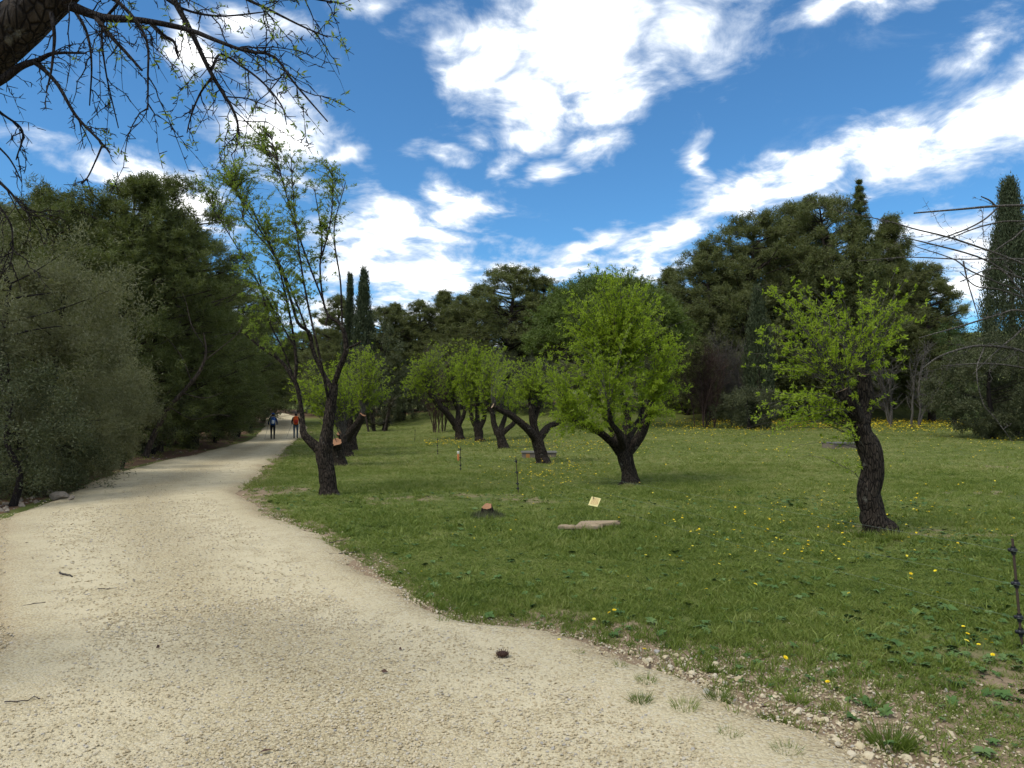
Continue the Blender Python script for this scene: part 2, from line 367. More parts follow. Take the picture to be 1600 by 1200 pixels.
def gravel_mat():
    m, t = mat('crushed_limestone'); w = wpos(t)
    vo = t.new('ShaderNodeTexVoronoi'); t.l.new(w, vo.inputs[0]); vo.inputs['Scale'].default_value = 64
    vo2 = t.new('ShaderNodeTexVoronoi'); t.l.new(w, vo2.inputs[0]); vo2.inputs['Scale'].default_value = 110
    fine = t.noise(w, 60, 5, .7); big = t.noise(w, .55, 4, .6); mid = t.noise(w, 3.2, 4, .6)
    sepc = t.new('ShaderNodeSeparateColor'); t.l.new(vo.outputs['Color'], sepc.inputs[0])
    c = t.ramp(sepc.outputs[0], [(0, (.31, .250, .140)), (.4, (.40, .332, .200)), (.8, (.47, .402, .262)), (1, (.38, .35, .28))])
    c = t.mix(t.m('MULTIPLY', t.sstep(big, .35, .7), .45), c, (.46, .380, .225, 1))
    c = t.mix(t.m('MULTIPLY', t.sstep(mid, .5, .8), .35), c, (.31, .265, .175, 1))
    c = t.mix(t.sstep(vo.outputs['Distance'], .55, .85), c, (.22, .175, .105, 1))
    ac = t.m('ADD', attr(t, 'across'), t.m('MULTIPLY_ADD', big, .25, -.125))
    tr = t.m('MULTIPLY', t.m('MULTIPLY_ADD', t.m('COSINE', t.m('MULTIPLY', ac, 12.566)), -.5, .5), t.sstep(mid, .25, .6))
    c = t.mix(t.m('MULTIPLY', tr, .7), c, (.55, .475, .315, 1))
    c = t.mix(t.m('MULTIPLY', t.sstep(t.m('ABSOLUTE', t.m('SUBTRACT', ac, .5)), .40, .50), .5), c, (.30, .225, .135, 1))
    h = t.m('ADD', t.m('MULTIPLY', vo.outputs['Distance'], -1.2), t.m('ADD', t.m('MULTIPLY', vo2.outputs['Distance'], -.5), t.m('MULTIPLY', fine, .5)))
    finish(t, princ(t, c, .95, .1, h, .6, .010)); return m
M['gravel'] = gravel_mat()
def flower_mat():
    m, t = mat('yellow_petal'); oi = t.new('ShaderNodeObjectInfo')
    c = t.ramp(oi.outputs['Random'], [(0, (.72, .50, .008)), (.6, (.85, .66, .02)), (1, (.80, .70, .10))]); finish(t, princ(t, c, .6, .2)); return m
M['petal'] = flower_mat()
simple('stem_green', (.06, .11, .025), .6)

# ------------------------------------------------------------------ path outline
PR = np.array([(2.6, -6), (2.3, 0), (1.95, 2), (1.70, 3.2), (1.45, 3.75), (.92, 4.6), (.50, 5.12), (.20, 5.30), (-.10, 5.38), (-.45, 5.62), (-.80, 6.1), (-1.30, 7.1), (-1.80, 8.0), (-2.9, 9.9),
               (-4.1, 11.8), (-5.1, 13.6), (-5.75, 15.2), (-6.2, 16.8), (-7.0, 20), (-8.2, 24), (-9.6, 29.5), (-11.3, 35), (-13.1, 42), (-14.8, 49), (-16.6, 57), (-19.2, 65), (-22.5, 74), (-28, 84)])
PL = np.array([(-3.3, -6), (-3.3, 0), (-3.35, 3), (-3.65, 4.8), (-4.5, 6), (-5.9, 8), (-7.0, 9.5), (-7.9, 10.9), (-8.5, 12.6), (-8.9, 13.8), (-9.7, 16), (-11.1, 20.3), (-12.0, 24), (-13, 28.5), (-14.6, 35), (-16.9, 44),
               (-18.4, 50), (-20.6, 58), (-23.2, 66), (-26.0, 74), (-31, 84)])
def resamp(p, n):
    d = np.concatenate([[0], np.cumsum(np.linalg.norm(np.diff(p, axis=0), axis=1))]); q = spline(np.c_[p, np.zeros(len(p))], 900)[:, :2]
    d = np.concatenate([[0], np.cumsum(np.linalg.norm(np.diff(q, axis=0), axis=1))]); y = q[:, 1]
    return q, y
def edge_x(p):
    q, y = resamp(p, 900); return q
QR, QL = edge_x(PR)[::2], edge_x(PL)[::3]
# the right edge bulges, so distances to the path are measured with a polygon test
POLY = np.vstack([QR, QL[::-1]])
def inside_path(x, y):
    x = np.asarray(x); y = np.asarray(y); c = np.zeros(x.shape, bool); px, py = POLY[:, 0], POLY[:, 1]
    for i in range(0, len(POLY)):
        j = i - 1
        if py[i] == py[j]: continue
        k = ((py[i] > y) != (py[j] > y)) & (x < (px[j] - px[i]) * (y - py[i]) / (py[j] - py[i]) + px[i]); c ^= k
    return c
def edge_dist(x, y, Q):
    x = np.asarray(x, float).ravel(); y = np.asarray(y, float).ravel(); out = np.full(len(x), 1e9)
    for s in range(0, len(Q), 2): out = np.minimum(out, np.hypot(x - Q[s, 0], y - Q[s, 1]))
    return out

# ------------------------------------------------------------------ ground and path
def make_ground():
    def axis(lo, hi, fine_lo, fine_hi, step):
        a = list(np.arange(fine_lo, fine_hi, step)); s = step; v = fine_hi
        while v < hi: a.append(v); s *= 1.16; v += s
        a.append(hi); s = step; v = fine_lo - step
        while v > lo: a.insert(0, v); s *= 1.16; v -= s
        a.insert(0, lo); return np.array(a)
    xs = axis(-700, 700, -13, 11, .24); ys = axis(-250, 1400, -2, 26, .24)
    X, Y = np.meshgrid(xs, ys); Z = hgt(X, Y); near = np.hypot(X, Y) < 30
    Z = Z + np.where(near, .012 * fbm(X, Y, 3, 2.6), 0)
    ins = inside_path(X.ravel(), Y.ravel()); 
    dr = edge_dist(X, Y, QR); dl = edge_dist(X, Y, QL)
    dd = np.minimum(dr, dl); inn = ins.reshape(X.shape)
    Z = Z - np.where(inn, .07 * sm(dd.reshape(X.shape), 0, .3), 0)           # bed under the gravel
    leftside = (~ins) & (dl < dr)
    Z = Z + (leftside * .16 * sm(dl, .3, 1.6)).reshape(X.shape)             # small verge bank on the wooded side
    nx, ny = len(xs), len(ys); i = np.arange(ny - 1)[:, None] * nx + np.arange(nx - 1)[None]
    F = np.stack([i, i + 1, i + nx + 1, i + nx], -1).reshape(-1, 4)
    mb = MB(); mb.add(np.stack([X, Y, Z], -1).reshape(-1, 3), F); me = mb.mesh('meadow', M['ground'])
    x, y = X.ravel(), Y.ravel(); bare = np.exp(-(dr / np.where(y < 5.1, .85, .40)) ** 2) * .85
    bare = bare + .85 * np.exp(-(((x - 1.75) / .75) ** 2 + ((y - 3.9) / .9) ** 2)) + .8 * np.exp(-(((x - 15.5) / 1.3) ** 2 + ((y - 22.5) / 1.0) ** 2))
    bare = bare + .5 * np.clip(fbm(x, y, 12, 1.1), 0, 1) * (y < 16)
    lit = np.where(leftside, .95, 0) * sm(dl, 0, .35) + .75 * sm(y, 66, 74) * (1 - leftside)
    lit = lit * (1 - sm(np.hypot(x, y), 88, 100))
    for n, v in (('bare', bare), ('litter', lit)):
        a = me.attributes.new(n, 'FLOAT', 'POINT'); a.data.foreach_set('value', np.clip(v, 0, 1).astype(np.float32))
    o = link('meadow', me); tag(o, 'green spring meadow with thin grass and bare patches', None, None, 'structure'); return o
make_ground()
def make_path():
    n, c = 1000, 20; r = np.random.default_rng(5)
    def q(pts):
        s = spline(np.c_[pts, np.zeros(len(pts))], 4000)[:, :2]; d = np.concatenate([[0], np.cumsum(np.linalg.norm(np.diff(s, axis=0), axis=1))])
        # more points close to the camera
        w = 1 / (2 + np.abs(s[:, 1])); cw = np.concatenate([[0], np.cumsum(w[1:] * np.diff(d))]); u = np.linspace(0, cw[-1], n)
        return np.c_[np.interp(u, cw, s[:, 0]), np.interp(u, cw, s[:, 1])]
    a, b = q(PL), q(PR)
    jag = lambda k, sd: np.convolve(np.random.default_rng(sd).normal(0, 1, n + 40), np.ones(k) / k, 'same')[20:-20]
    wob = .20 * jag(14, 1) + .06 * jag(5, 5); tb = np.gradient(b, axis=0); wob = wob * sm(np.abs(tb[:, 1]) / np.linalg.norm(tb, axis=1), .35, .8); t = np.linspace(0, 1, c) ** .9; t = t[None, :, None]; XY = a[:, None] * (1 - t) + b[:, None] * t
    wr = sm(t[..., 0], .80, 1.0); wl = 1 - sm(t[..., 0], 0, .06); XY[..., 0] += wr * wob[:, None] + wl * (.10 * jag(7, 3))[:, None]
    X, Y = XY[..., 0], XY[..., 1]; Z = hgt(X, Y) + .022 + .010 * fbm(X, Y, 8, 2.2)
    edge = np.minimum(t[..., 0], 1 - t[..., 0]) * np.linalg.norm(a - b, axis=1)[:, None]
    Z = Z - .05 * (1 - sm(edge, 0, .12)) + .018 * np.exp(-((edge - .35) / .25) ** 2)
    i = np.arange(n - 1)[:, None] * c + np.arange(c - 1)[None]
    mb = MB(); mb.add(np.stack([X, Y, Z], -1).reshape(-1, 3), np.stack([i, i + 1, i + c + 1, i + c], -1).reshape(-1, 4))
    o = mb.build('gravel_path', M['gravel']); at_ = o.data.attributes.new('across', 'FLOAT', 'POINT'); at_.data.foreach_set('value', np.broadcast_to(t[..., 0], X.shape).ravel().astype(np.float32)); tag(o, 'pale crushed limestone path curving away to the left', None, None, 'structure')
make_path()
def gz(x, y):  # meadow surface near the camera incl. its small bumps
    x = np.asarray(x, float); y = np.asarray(y, float); return hgt(x, y) + np.where(np.hypot(x, y) < 30, .012 * fbm(x, y, 3, 2.6), 0)

# ------------------------------------------------------------------ scattering (stuff only)
def scatter(name, pts, rot, scl, idx, sources, label, kindcat):
    coll = bpy.data.collections.new(name + '_pieces')
    for i, me in enumerate(sources):
        o = bpy.data.objects.new('%s_piece_%02d' % (name, i), me); coll.objects.link(o)
    me = bpy.data.meshes.new(name); me.vertices.add(len(pts)); me.vertices.foreach_set('co', np.asarray(pts, np.float32).ravel())
    a = me.attributes.new('rot', 'FLOAT_VECTOR', 'POINT'); a.data.foreach_set('vector', np.asarray(rot, np.float32).ravel())
    a = me.attributes.new('scl', 'FLOAT_VECTOR', 'POINT'); a.data.foreach_set('vector', np.asarray(scl, np.float32).ravel())
    a = me.attributes.new('pick', 'INT', 'POINT'); a.data.foreach_set('value', np.asarray(idx, np.int32))
    me.update(); o = link(name, me); tag(o, label, kindcat, None, 'stuff')
    ng = bpy.data.node_groups.new(name, 'GeometryNodeTree')
    ng.interface.new_socket('Geometry', in_out='INPUT', socket_type='NodeSocketGeometry'); ng.interface.new_socket('Geometry', in_out='OUTPUT', socket_type='NodeSocketGeometry')
    N = ng.nodes; gi = N.new('NodeGroupInput'); go = N.new('NodeGroupOutput'); ip = N.new('GeometryNodeInstanceOnPoints'); ci = N.new('GeometryNodeCollectionInfo')
    ci.inputs['Collection'].default_value = coll; ci.inputs['Separate Children'].default_value = True; ci.inputs['Reset Children'].default_value = True
    def na(nm, ty):
        q = N.new('GeometryNodeInputNamedAttribute'); q.data_type = ty; q.inputs['Name'].default_value = nm; return next(s for s in q.outputs if s.enabled and s.name == 'Attribute')
    L = ng.links; L.new(gi.outputs[0], ip.inputs['Points']); L.new(ci.outputs[0], ip.inputs['Instance']); ip.inputs['Pick Instance'].default_value = True
    L.new(na('pick', 'INT'), ip.inputs['Instance Index']); L.new(na('rot', 'FLOAT_VECTOR'), ip.inputs['Rotation']); L.new(na('scl', 'FLOAT_VECTOR'), ip.inputs['Scale'])
    L.new(ip.outputs[0], go.inputs[0])
    md = o.modifiers.new('scatter', 'NODES'); md.node_group = ng; return o

def tuft_mesh(seed, nb, h, lean, w, spread):
    r = np.random.default_rng(seed); mb = MB()
    for _ in range(nb):
        an = r.uniform(0, 6.28); rr = spread * math.sqrt(r.uniform()); b = np.array([math.cos(an) * rr, math.sin(an) * rr, -.005]); hh = h * r.uniform(.45, 1.15)
        d = nrm(np.array([r.normal(0, lean), r.normal(0, lean), 1.0])); s = nrm(np.cross(d, r.normal(0, 1, 3))) * w * r.uniform(.7, 1.3)
        m = b + d * hh * .55; tip = b + d * hh + np.array([d[0], d[1], -.25]) * hh * r.uniform(.1, .45)
        mb.add([b - s, b + s, m + s * .8, m - s * .8, tip], [[0, 1, 2], [0, 2, 3], [3, 2, 4]], np.full(3, r.uniform()))
    return mb.mesh('grass_tuft', M['grass'])
def rosette_mesh(seed):
    r = np.random.default_rng(seed); mb = MB(); n = r.integers(7, 12)
    for k in range(n):
        an = k * 2.4 + r.normal(0, .2); L = r.uniform(.05, .11); w = L * r.uniform(.2, .32); d = np.array([math.cos(an), math.sin(an), r.uniform(.2, .8)]); d = nrm(d); s = nrm(np.cross(d, [0, 0, 1])) * w; up = np.array([0, 0, 1])
        b = np.array([0, 0, .005]); m = b + d * L * .5 + up * .01; e = b + d * L * np.array([1, 1, .55])
        mb.add([b - s * .2, b + s * .2, m + s, e, m - s], [[0, 1, 2], [0, 2, 4], [4, 2, 3]], np.full(3, r.uniform()))
    return mb.mesh('weed_rosette', M['weed'])
def fan_points(rng, n, r0, r1, spread=50, power=1.0):
    u = rng.uniform(0, 1, n); r = (r0 ** power + u * (r1 ** power - r0 ** power)) ** (1 / power); an = np.radians(rng.uniform(-spread, spread, n)); return r * np.sin(an), r * np.cos(an)
def make_grass():
    rng = np.random.default_rng(21)
    src = [tuft_mesh(100 + i, 18, .045, .8, .0024, .055) for i in range(4)] + [tuft_mesh(200 + i, 12, .085, .55, .0028, .04) for i in range(3)]
    X = []; Y = []; S = []
    for n, r0, r1, s, pw in ((90000, 2.6, 9, .85, 1.4), (75000, 8.5, 24, 1.45, 1.3), (60000, 23, 68, 2.6, 1.2)):
        x, y = fan_points(rng, n, r0, r1, 48, pw); X.append(x); Y.append(y); S.append(s * rng.uniform(.6, 1.35, n))
    x = np.concatenate(X); y = np.concatenate(Y); s = np.concatenate(S)
    ins = inside_path(x, y); dr = edge_dist(x, y, QR); dl = edge_dist(x, y, QL)
    left = (~ins) & (dl < dr)
    p = np.where(ins, np.exp(-(dr / .16) ** 2) * .45 * (fbm(x, y, 71, 2.4) > 0), 1.0) * np.where(left, .10 * (dl > .5) + .35 * ((dl < 2.2) & (dl > .6) & (y > 18) & (y < 34)), 1.0)
    patch = fbm(x, y, 12, 1.1)
    p = p * np.where(~ins & ~left, np.where(y < 5.0, np.clip(.05 + dr / 1.25, 0, 1), np.clip(.35 + dr / .55, 0, 1)), 1)
    p = p * (1 - .85 * np.clip(patch - .1, 0, 1) * (y < 16)) * (1 - .8 * np.exp(-(((x - 1.85) / .55) ** 2 + ((y - 3.8) / .8) ** 2))) * (1 - .8 * np.exp(-(((x - 15.5) / 1.3) ** 2 + ((y - 22.5) / 1.0) ** 2)))
    k = rng.uniform(0, 1, len(x)) < p; x, y, s = x[k], y[k], s[k]; z = gz(x, y); lft = left[k]; z = z + lft * .16 * sm(dl[k], .3, 1.6); n = len(x)
    rot = np.c_[rng.normal(0, .12, n), rng.normal(0, .12, n), rng.uniform(0, 6.28, n)]
    hgtm = 1 + .6 * fbm(x, y, 33, 1.1)
    scl = np.c_[s, s, s * np.clip(hgtm, .5, 1.6) * np.where(y > 23, .6, np.where(y > 8.5, .8, 1))]
    pick = np.where(rng.uniform(0, 1, n) < .82, rng.integers(0, 4, n), rng.integers(4, 7, n))
    scatter('grass', np.c_[x, y, z], rot, scl, pick, src, 'short uneven spring grass covering the meadow', 'grass')
    # ranker clumps standing above the turf
    x, y = fan_points(rng, 5200, 3.2, 26, 48, 1.3); ins = inside_path(x, y); dr = edge_dist(x, y, QR); dl = edge_dist(x, y, QL)
    k = (~ins) & (dr < dl) & (dr > .2) & (rng.uniform(0, 1, len(x)) < .12 + .6 * (fbm(x, y, 51, 1.7) > .3)); x, y = x[k], y[k]; n = len(x); s = rng.uniform(.8, 1.7, n) * (1 + .02 * y)
    scatter('rank_grass', np.c_[x, y, gz(x, y)], np.c_[rng.normal(0, .15, n), rng.normal(0, .15, n), rng.uniform(0, 6.28, n)], np.c_[s, s, s * .8], rng.integers(0, 3, n),
            [tuft_mesh(300 + i, 34, .085, .6, .0028, .05) for i in range(3)], 'ranker clumps of longer grass dotted over the lawn', 'grass')
    # broad-leaved weeds in the near lawn
    x, y = fan_points(rng, 17000, 2.8, 16, 48, 1.2); ins = inside_path(x, y); dr = edge_dist(x, y, QR); dl = edge_dist(x, y, QL)
    k = (~ins) & (dr < dl) & (dr > .15) & (rng.uniform(0, 1, len(x)) < .22 + .75 * (fbm(x, y, 44, .9) > .25) * (x > .5)); x, y = x[k], y[k]; n = len(x); s = .16 + .55 * rng.uniform(0, 1, n) ** 2.2
    scatter('weeds', np.c_[x, y, gz(x, y) + .01], np.c_[rng.normal(0, .2, n), rng.normal(0, .2, n), rng.uniform(0, 6.28, n)], np.c_[s, s, s], rng.integers(0, 4, n),
            [rosette_mesh(i) for i in range(4)], 'low broad-leaved green weeds among the near grass', 'weeds')
make_grass()
def make_gravel():
    rng = np.random.default_rng(31); src = []
    for i in range(6):
        mb = MB(); rock(mb, (0, 0, 0), (1, rng.uniform(.6, .9), rng.uniform(.35, .6)), rng); src.append(mb.mesh('pebble', M['stone'], False))
    X, Y, S = [], [], []
    for n, r0, r1, a, b in ((75000, 2.4, 6.5, .0045, .0145), (52000, 6, 14, .007, .019), (16000, 13, 32, .010, .022)):
        x, y = fan_points(rng, n, r0, r1, 50, 1.5); X.append(x); Y.append(y); S.append(a + (b - a) * rng.uniform(0, 1, n) ** 2.4)
    x, y, s = np.concatenate(X), np.concatenate(Y), np.concatenate(S); ins = inside_path(x, y); dr = edge_dist(x, y, QR); dl = edge_dist(x, y, QL)
    spill = np.exp(-(np.minimum(dr, dl) / np.where(y < 5.1, .40, .22)) ** 2) * .6 + .8 * np.exp(-(((x - 1.8) / .6) ** 2 + ((y - 3.9) / .8) ** 2))
    k = rng.uniform(0, 1, len(x)) < np.where(ins, .55 + .45 * (fbm(x, y, 9, 1.4) > -.2), spill); x, y, s, ins = x[k], y[k], s[k], ins[k]; n = len(x)
    z = hgt(x, y) + np.where(ins, .024 + .010 * fbm(x, y, 8, 2.2), .006 + .012 * fbm(x, y, 3, 2.6)) + s * .1
    scatter('gravel', np.c_[x, y, z], np.c_[rng.normal(0, .35, n), rng.normal(0, .35, n), rng.uniform(0, 6.28, n)], np.c_[s, s, s], rng.integers(0, 6, n), src, 'loose crushed limestone lying on the path', 'gravel')
make_gravel()
def make_litter():
    rng = np.random.default_rng(61); src = []
    for i in range(4):
        mb = MB(); p = np.cumsum(np.vstack([[0, 0, 0], rng.normal(0, .25, (4, 3)) * [1, 1, .1] + [1, 0, 0]]), 0); mb.add(*tubes(p[None], np.array([[.06, .06, .05, .04, .03]]), 4)); src.append(mb.mesh('fleck', M['stick']))
    for i in range(2):
        mb = MB(); leaves(mb, np.zeros((1, 3)), np.array([[1., 0, .1]]), 3.2, 1.2, rng); src.append(mb.mesh('dry_leaf', M['cone_brown']))
    x, y = fan_points(rng, 1500, 2.6, 26, 50, 1.2); ins = inside_path(x, y); d = np.minimum(edge_dist(x, y, QL), edge_dist(x, y, QR)); k = ins & (rng.uniform(0, 1, len(x)) < .12 + .8 * np.exp(-(d / .9) ** 2)); x, y = x[k], y[k]; n = len(x); s = .006 + .016 * rng.uniform(0, 1, n) ** 2.5
    scatter('path_litter', np.c_[x, y, hgt(x, y) + .034 + .010 * fbm(x, y, 8, 2.2)], np.c_[np.zeros((n, 2)), rng.uniform(0, 6.28, n)], np.c_[s, s, s], rng.integers(0, 6, n), src, 'flecks of twig and dry leaf drifted on the gravel', 'litter')
make_litter()

# ------------------------------------------------------------------ almond trees (hand-laid limbs, grown shoots, real leaves)
def ellip_points(rng, env, n, shell=.45):
    w = np.array([e[-1] for e in env], float); k = rng.choice(len(env), n, p=w / w.sum()); c = np.array([e[0] for e in env])[k]; r = np.array([e[1] for e in env])[k]
    return c + rand_dir(rng, n) * r * (rng.uniform(shell ** 3, 1, n) ** (1 / 3))[:, None]
def grow_shoots(rng, src, sdir, targets, up=.35, wig=.02, K=8):
    """curves from limb points to points of the crown envelope"""
    n = len(targets); d = targets[:, None] - src[None]; cost = np.linalg.norm(d, axis=2) + np.where(d[..., 2] < .1, 2.0, 0) + rng.uniform(0, .5, d.shape[:2]); j = cost.argmin(1)
    p0 = src[j]; L = np.linalg.norm(targets - p0, axis=1)[:, None]
    p1 = p0 + (nrm(sdir[j] + nrm(targets - p0)) * (1 - up) + np.array([0, 0, up])) * L * .5
    t = np.linspace(0, 1, K)[None, :, None]; C = p0[:, None] * (1 - t) ** 2 + 2 * p1[:, None] * t * (1 - t) + targets[:, None] * t ** 2
    C[:, 1:] += np.cumsum(rng.normal(0, 1, (n, K - 1, 3)), axis=1) * (wig * L / K)[:, None, :]
    return C, L[:, 0]
def along(rng, C, n, lo=.2, hi=1.0, pw=1.0, weight=None):
    N, K, _ = C.shape; i = rng.choice(N, n, p=weight / weight.sum()) if weight is not None else rng.integers(0, N, n)
    u = (lo + (hi - lo) * rng.uniform(0, 1, n) ** pw) * (K - 1) * .9999; k = u.astype(int); f = (u - k)[:, None]
    a, b = C[i, k], C[i, k + 1]; return a * (1 - f) + b * f, nrm(b - a), i, u / (K - 1)
def almond(name, label, base, D, limbs, env, nsh, nleaf, leafL, rng_seed, leafmat='almond_leaf', twigmat='twig', shoot_r=.010, nside=4, src_from=.45, up=.35,
           clus=6, group='almond trees of the old orchard', cutmat='cut_wood', lo=.3, extra=None, sideL=.32, wig=.10, lpw=.7, shell=.45, thick=.88):
    rng = np.random.default_rng(rng_seed); base = np.array(base, float); root = empty(name, base, label, 'tree', group)
    W3 = lambda px, py, dd=0.0: P(px, py, D + dd) - base
    S = D / FPX; mb = MB(); caps = []; src = []; sdir = []
    for L in limbs:
        pts = [W3(q[0], q[1], q[2]) for q in L['p']]; rad = [q[3] * S * thick for q in L['p']]
        if L.get('root'): pts = [pts[0] + np.array([0, 0, -.10]), pts[0] + np.array([0, 0, .015])] + [pts[0] * .6 + pts[1] * .4] + pts[1:]; rad = [rad[0] * 1.55, rad[0] * 1.22, rad[0] * .97] + rad[1:]
        p, r = limb(mb, pts, rad, rng, K=L.get('K', 20), S=14 if max(rad) > .05 else 8, cap=(caps.append(MB()) or caps[-1]) if L.get('cut') else None)
        if not L.get('root') or L.get('src'):
            k0 = int(len(p) * L.get('from', src_from)); src.append(p[k0:]); dd = nrm(np.gradient(p, axis=0))[k0:]; sdir.append(dd)
    o = mb.build('trunk', M['almond_bark'], root)
    for cap in caps: tag(cap.build('cut_face', M[cutmat], root, smooth=False), 'freshly sawn orange-brown limb end' if cutmat == 'cut_wood' else None)
    src = np.concatenate(src); sdir = np.concatenate(sdir)
    E = [(W3(e[0], e[1], e[4] if len(e) > 4 else 0), np.array([e[2], e[2] * (e[5] if len(e) > 5 else .9), e[3]]) * S, e[2] * e[3] * (e[6] if len(e) > 6 else 1)) for e in env]
    T = ellip_points(rng, E, nsh, shell); C, Ls = grow_shoots(rng, src, sdir, T, up, wig, 8 if D < 20 else 6)
    tw = MB(); K = C.shape[1]; r0 = shoot_r * np.clip(Ls / Ls.mean(), .5, 1.8); R = r0[:, None] * np.linspace(1, .22, K)[None]
    tw.add(*tubes(C, R, 5 if D < 15 else 3))
    q, tg, i, u = along(rng, C, nsh * nside, .25, .95)
    dl = nrm(tg * .9 + rand_dir(rng, len(q)) * .75 + np.array([0, 0, .2])); sl2 = sideL * Ls[i] * rng.uniform(.3, 1.1, len(q)) * (1.15 - u)
    KS = 5 if D < 15 else 3; t = np.linspace(0, 1, KS)[None, :, None]; C2 = q[:, None] + dl[:, None] * sl2[:, None, None] * t + np.array([0, 0, .18]) * (t ** 2) * sl2[:, None, None]
    C2[:, 1:] += np.cumsum(rng.normal(0, 1, (len(q), KS - 1, 3)), axis=1) * (.03 * sl2)[:, None, None]
    tw.add(*tubes(C2, (r0[i] * .45)[:, None] * np.linspace(1, .3, KS)[None], 3))
    tw.build('branches', M[twigmat], root)
    # leaves sit in small fascicles on shoots and side twigs
    nf = nleaf // clus; n1 = int(nf * .5)
    pa, ta, ia, ua = along(rng, C, n1, lo, 1, lpw, Ls); pb, tb, ib, ub = along(rng, C2, nf - n1, .15, 1, .7, sl2 + .01)
    pp = np.repeat(np.concatenate([pa, pb]), clus, axis=0); tt = np.repeat(np.concatenate([ta, tb]), clus, axis=0); n = len(pp)
    pp = pp + rng.normal(0, leafL * .18, (n, 3)); d = tt * .55 + rand_dir(rng, n) * .85 + np.array([0, 0, .1]); Lf = leafL * rng.uniform(.55, 1.2, n)
    fr = np.repeat(rng.uniform(0, 1, n // clus), clus) * .6 + rng.uniform(0, .4, n)
    lf = MB(); leaves(lf, pp, d, Lf, Lf * rng.uniform(.26, .42, n), rng, fr)
    if extra: extra(root, base, rng, tw, lf)
    tag(lf.build('leaves', M[leafmat], root, smooth=False), kind='stuff'); return root

# left tree beside the path
b = G(513, 774); D1 = b[1]
almond('almond_tree', 'tall open almond tree with dark forked trunk beside the gravel path', b, D1, [
    dict(p=[(515, 774, 0, 25), (511, 735, 0, 24), (506, 712, 0, 24), (509, 692, 0, 22)], root=1, K=26),
    dict(p=[(507, 708, 0, 18), (486, 690, 0, 13), (474, 676, 0, 10), (472, 650, .1, 7), (466, 612, .1, 6.5), (459, 594, .1, 7), (440, 565, .1, 5), (408, 543, .2, 3.5), (380, 520, .3, 2)]),
    dict(p=[(460, 598, .1, 6), (463, 570, .1, 5), (459, 530, .1, 4), (448, 470, 0, 3.4), (430, 400, -.1, 2.6), (395, 330, -.2, 1.8)]),
    dict(p=[(509, 696, 0, 20), (513, 660, 0, 17), (519, 620, 0, 14), (522, 600, 0, 12)], K=18),
    dict(p=[(521, 606, 0, 8.5), (532, 572, -.1, 8), (541, 548, -.2, 7.5), (538, 520, -.2, 7), (531, 505, -.2, 5.5), (514, 494, -.2, 4), (505, 470, -.1, 3.4), (500, 420, 0, 2.8), (503, 370, 0, 2.2), (492, 300, .1, 1.2)]),
    dict(p=[(519, 608, 0, 8), (502, 578, .2, 6.5), (488, 545, .3, 6), (484, 520, .3, 5), (466, 505, .3, 5), (455, 470, .3, 4), (430, 400, .4, 3), (380, 345, .5, 2)]),
    dict(p=[(486, 535, .3, 4), (462, 470, .2, 3), (425, 390, .1, 2.4), (368, 300, 0, 1.3)]), dict(p=[(505, 470, -.1, 3), (478, 400, -.2, 2.6), (452, 320, -.2, 2), (425, 220, -.2, 1.1)]),
    dict(p=[(516, 640, 0, 5), (500, 560, -.3, 4), (478, 460, -.4, 3), (462, 350, -.4, 2), (455, 250, -.4, 1.1)]), dict(p=[(535, 512, -.2, 3), (532, 440, -.3, 2.4), (522, 360, -.3, 1.8), (540, 285, -.3, 1)]),
    dict(p=[(459, 540, .1, 3), (425, 480, .2, 2.4), (385, 410, .3, 1.8), (335, 330, .3, 1)]), dict(p=[(472, 640, .1, 4), (448, 560, .3, 3), (420, 500, .4, 2.4), (405, 430, .4, 1.4)]),
    dict(p=[(540, 545, -.2, 5), (553, 540, -.2, 3.5), (563, 534, -.2, 3)], cut=1, K=8),
    dict(p=[(503, 400, 0, 2.8), (516, 350, 0, 2.2), (520, 300, .1, 1.5), (518, 262, .1, 1)]),
    dict(p=[(513, 494, -.2, 4), (508, 508, -.3, 3.5)], cut=1, K=6)],
    [(425, 300, 100, 95, 0), (395, 235, 60, 50, .2), (500, 320, 55, 85, -.1), (350, 300, 55, 45, .2), (430, 420, 80, 85, 0, 1, 1.3), (430, 500, 60, 60, .2, 1, 1.2), (470, 390, 60, 90, 0), (530, 300, 28, 60, 0, 1, 1.2), (320, 285, 30, 22, 0, 1, 1.5)], 900, 27000, .058, 1,
    'almond_leaf_dull', 'twig', .0050, 4, .12, .36, 5, lo=.30, sideL=.24, cutmat='pale_cut', lpw=.9, thick=.52)

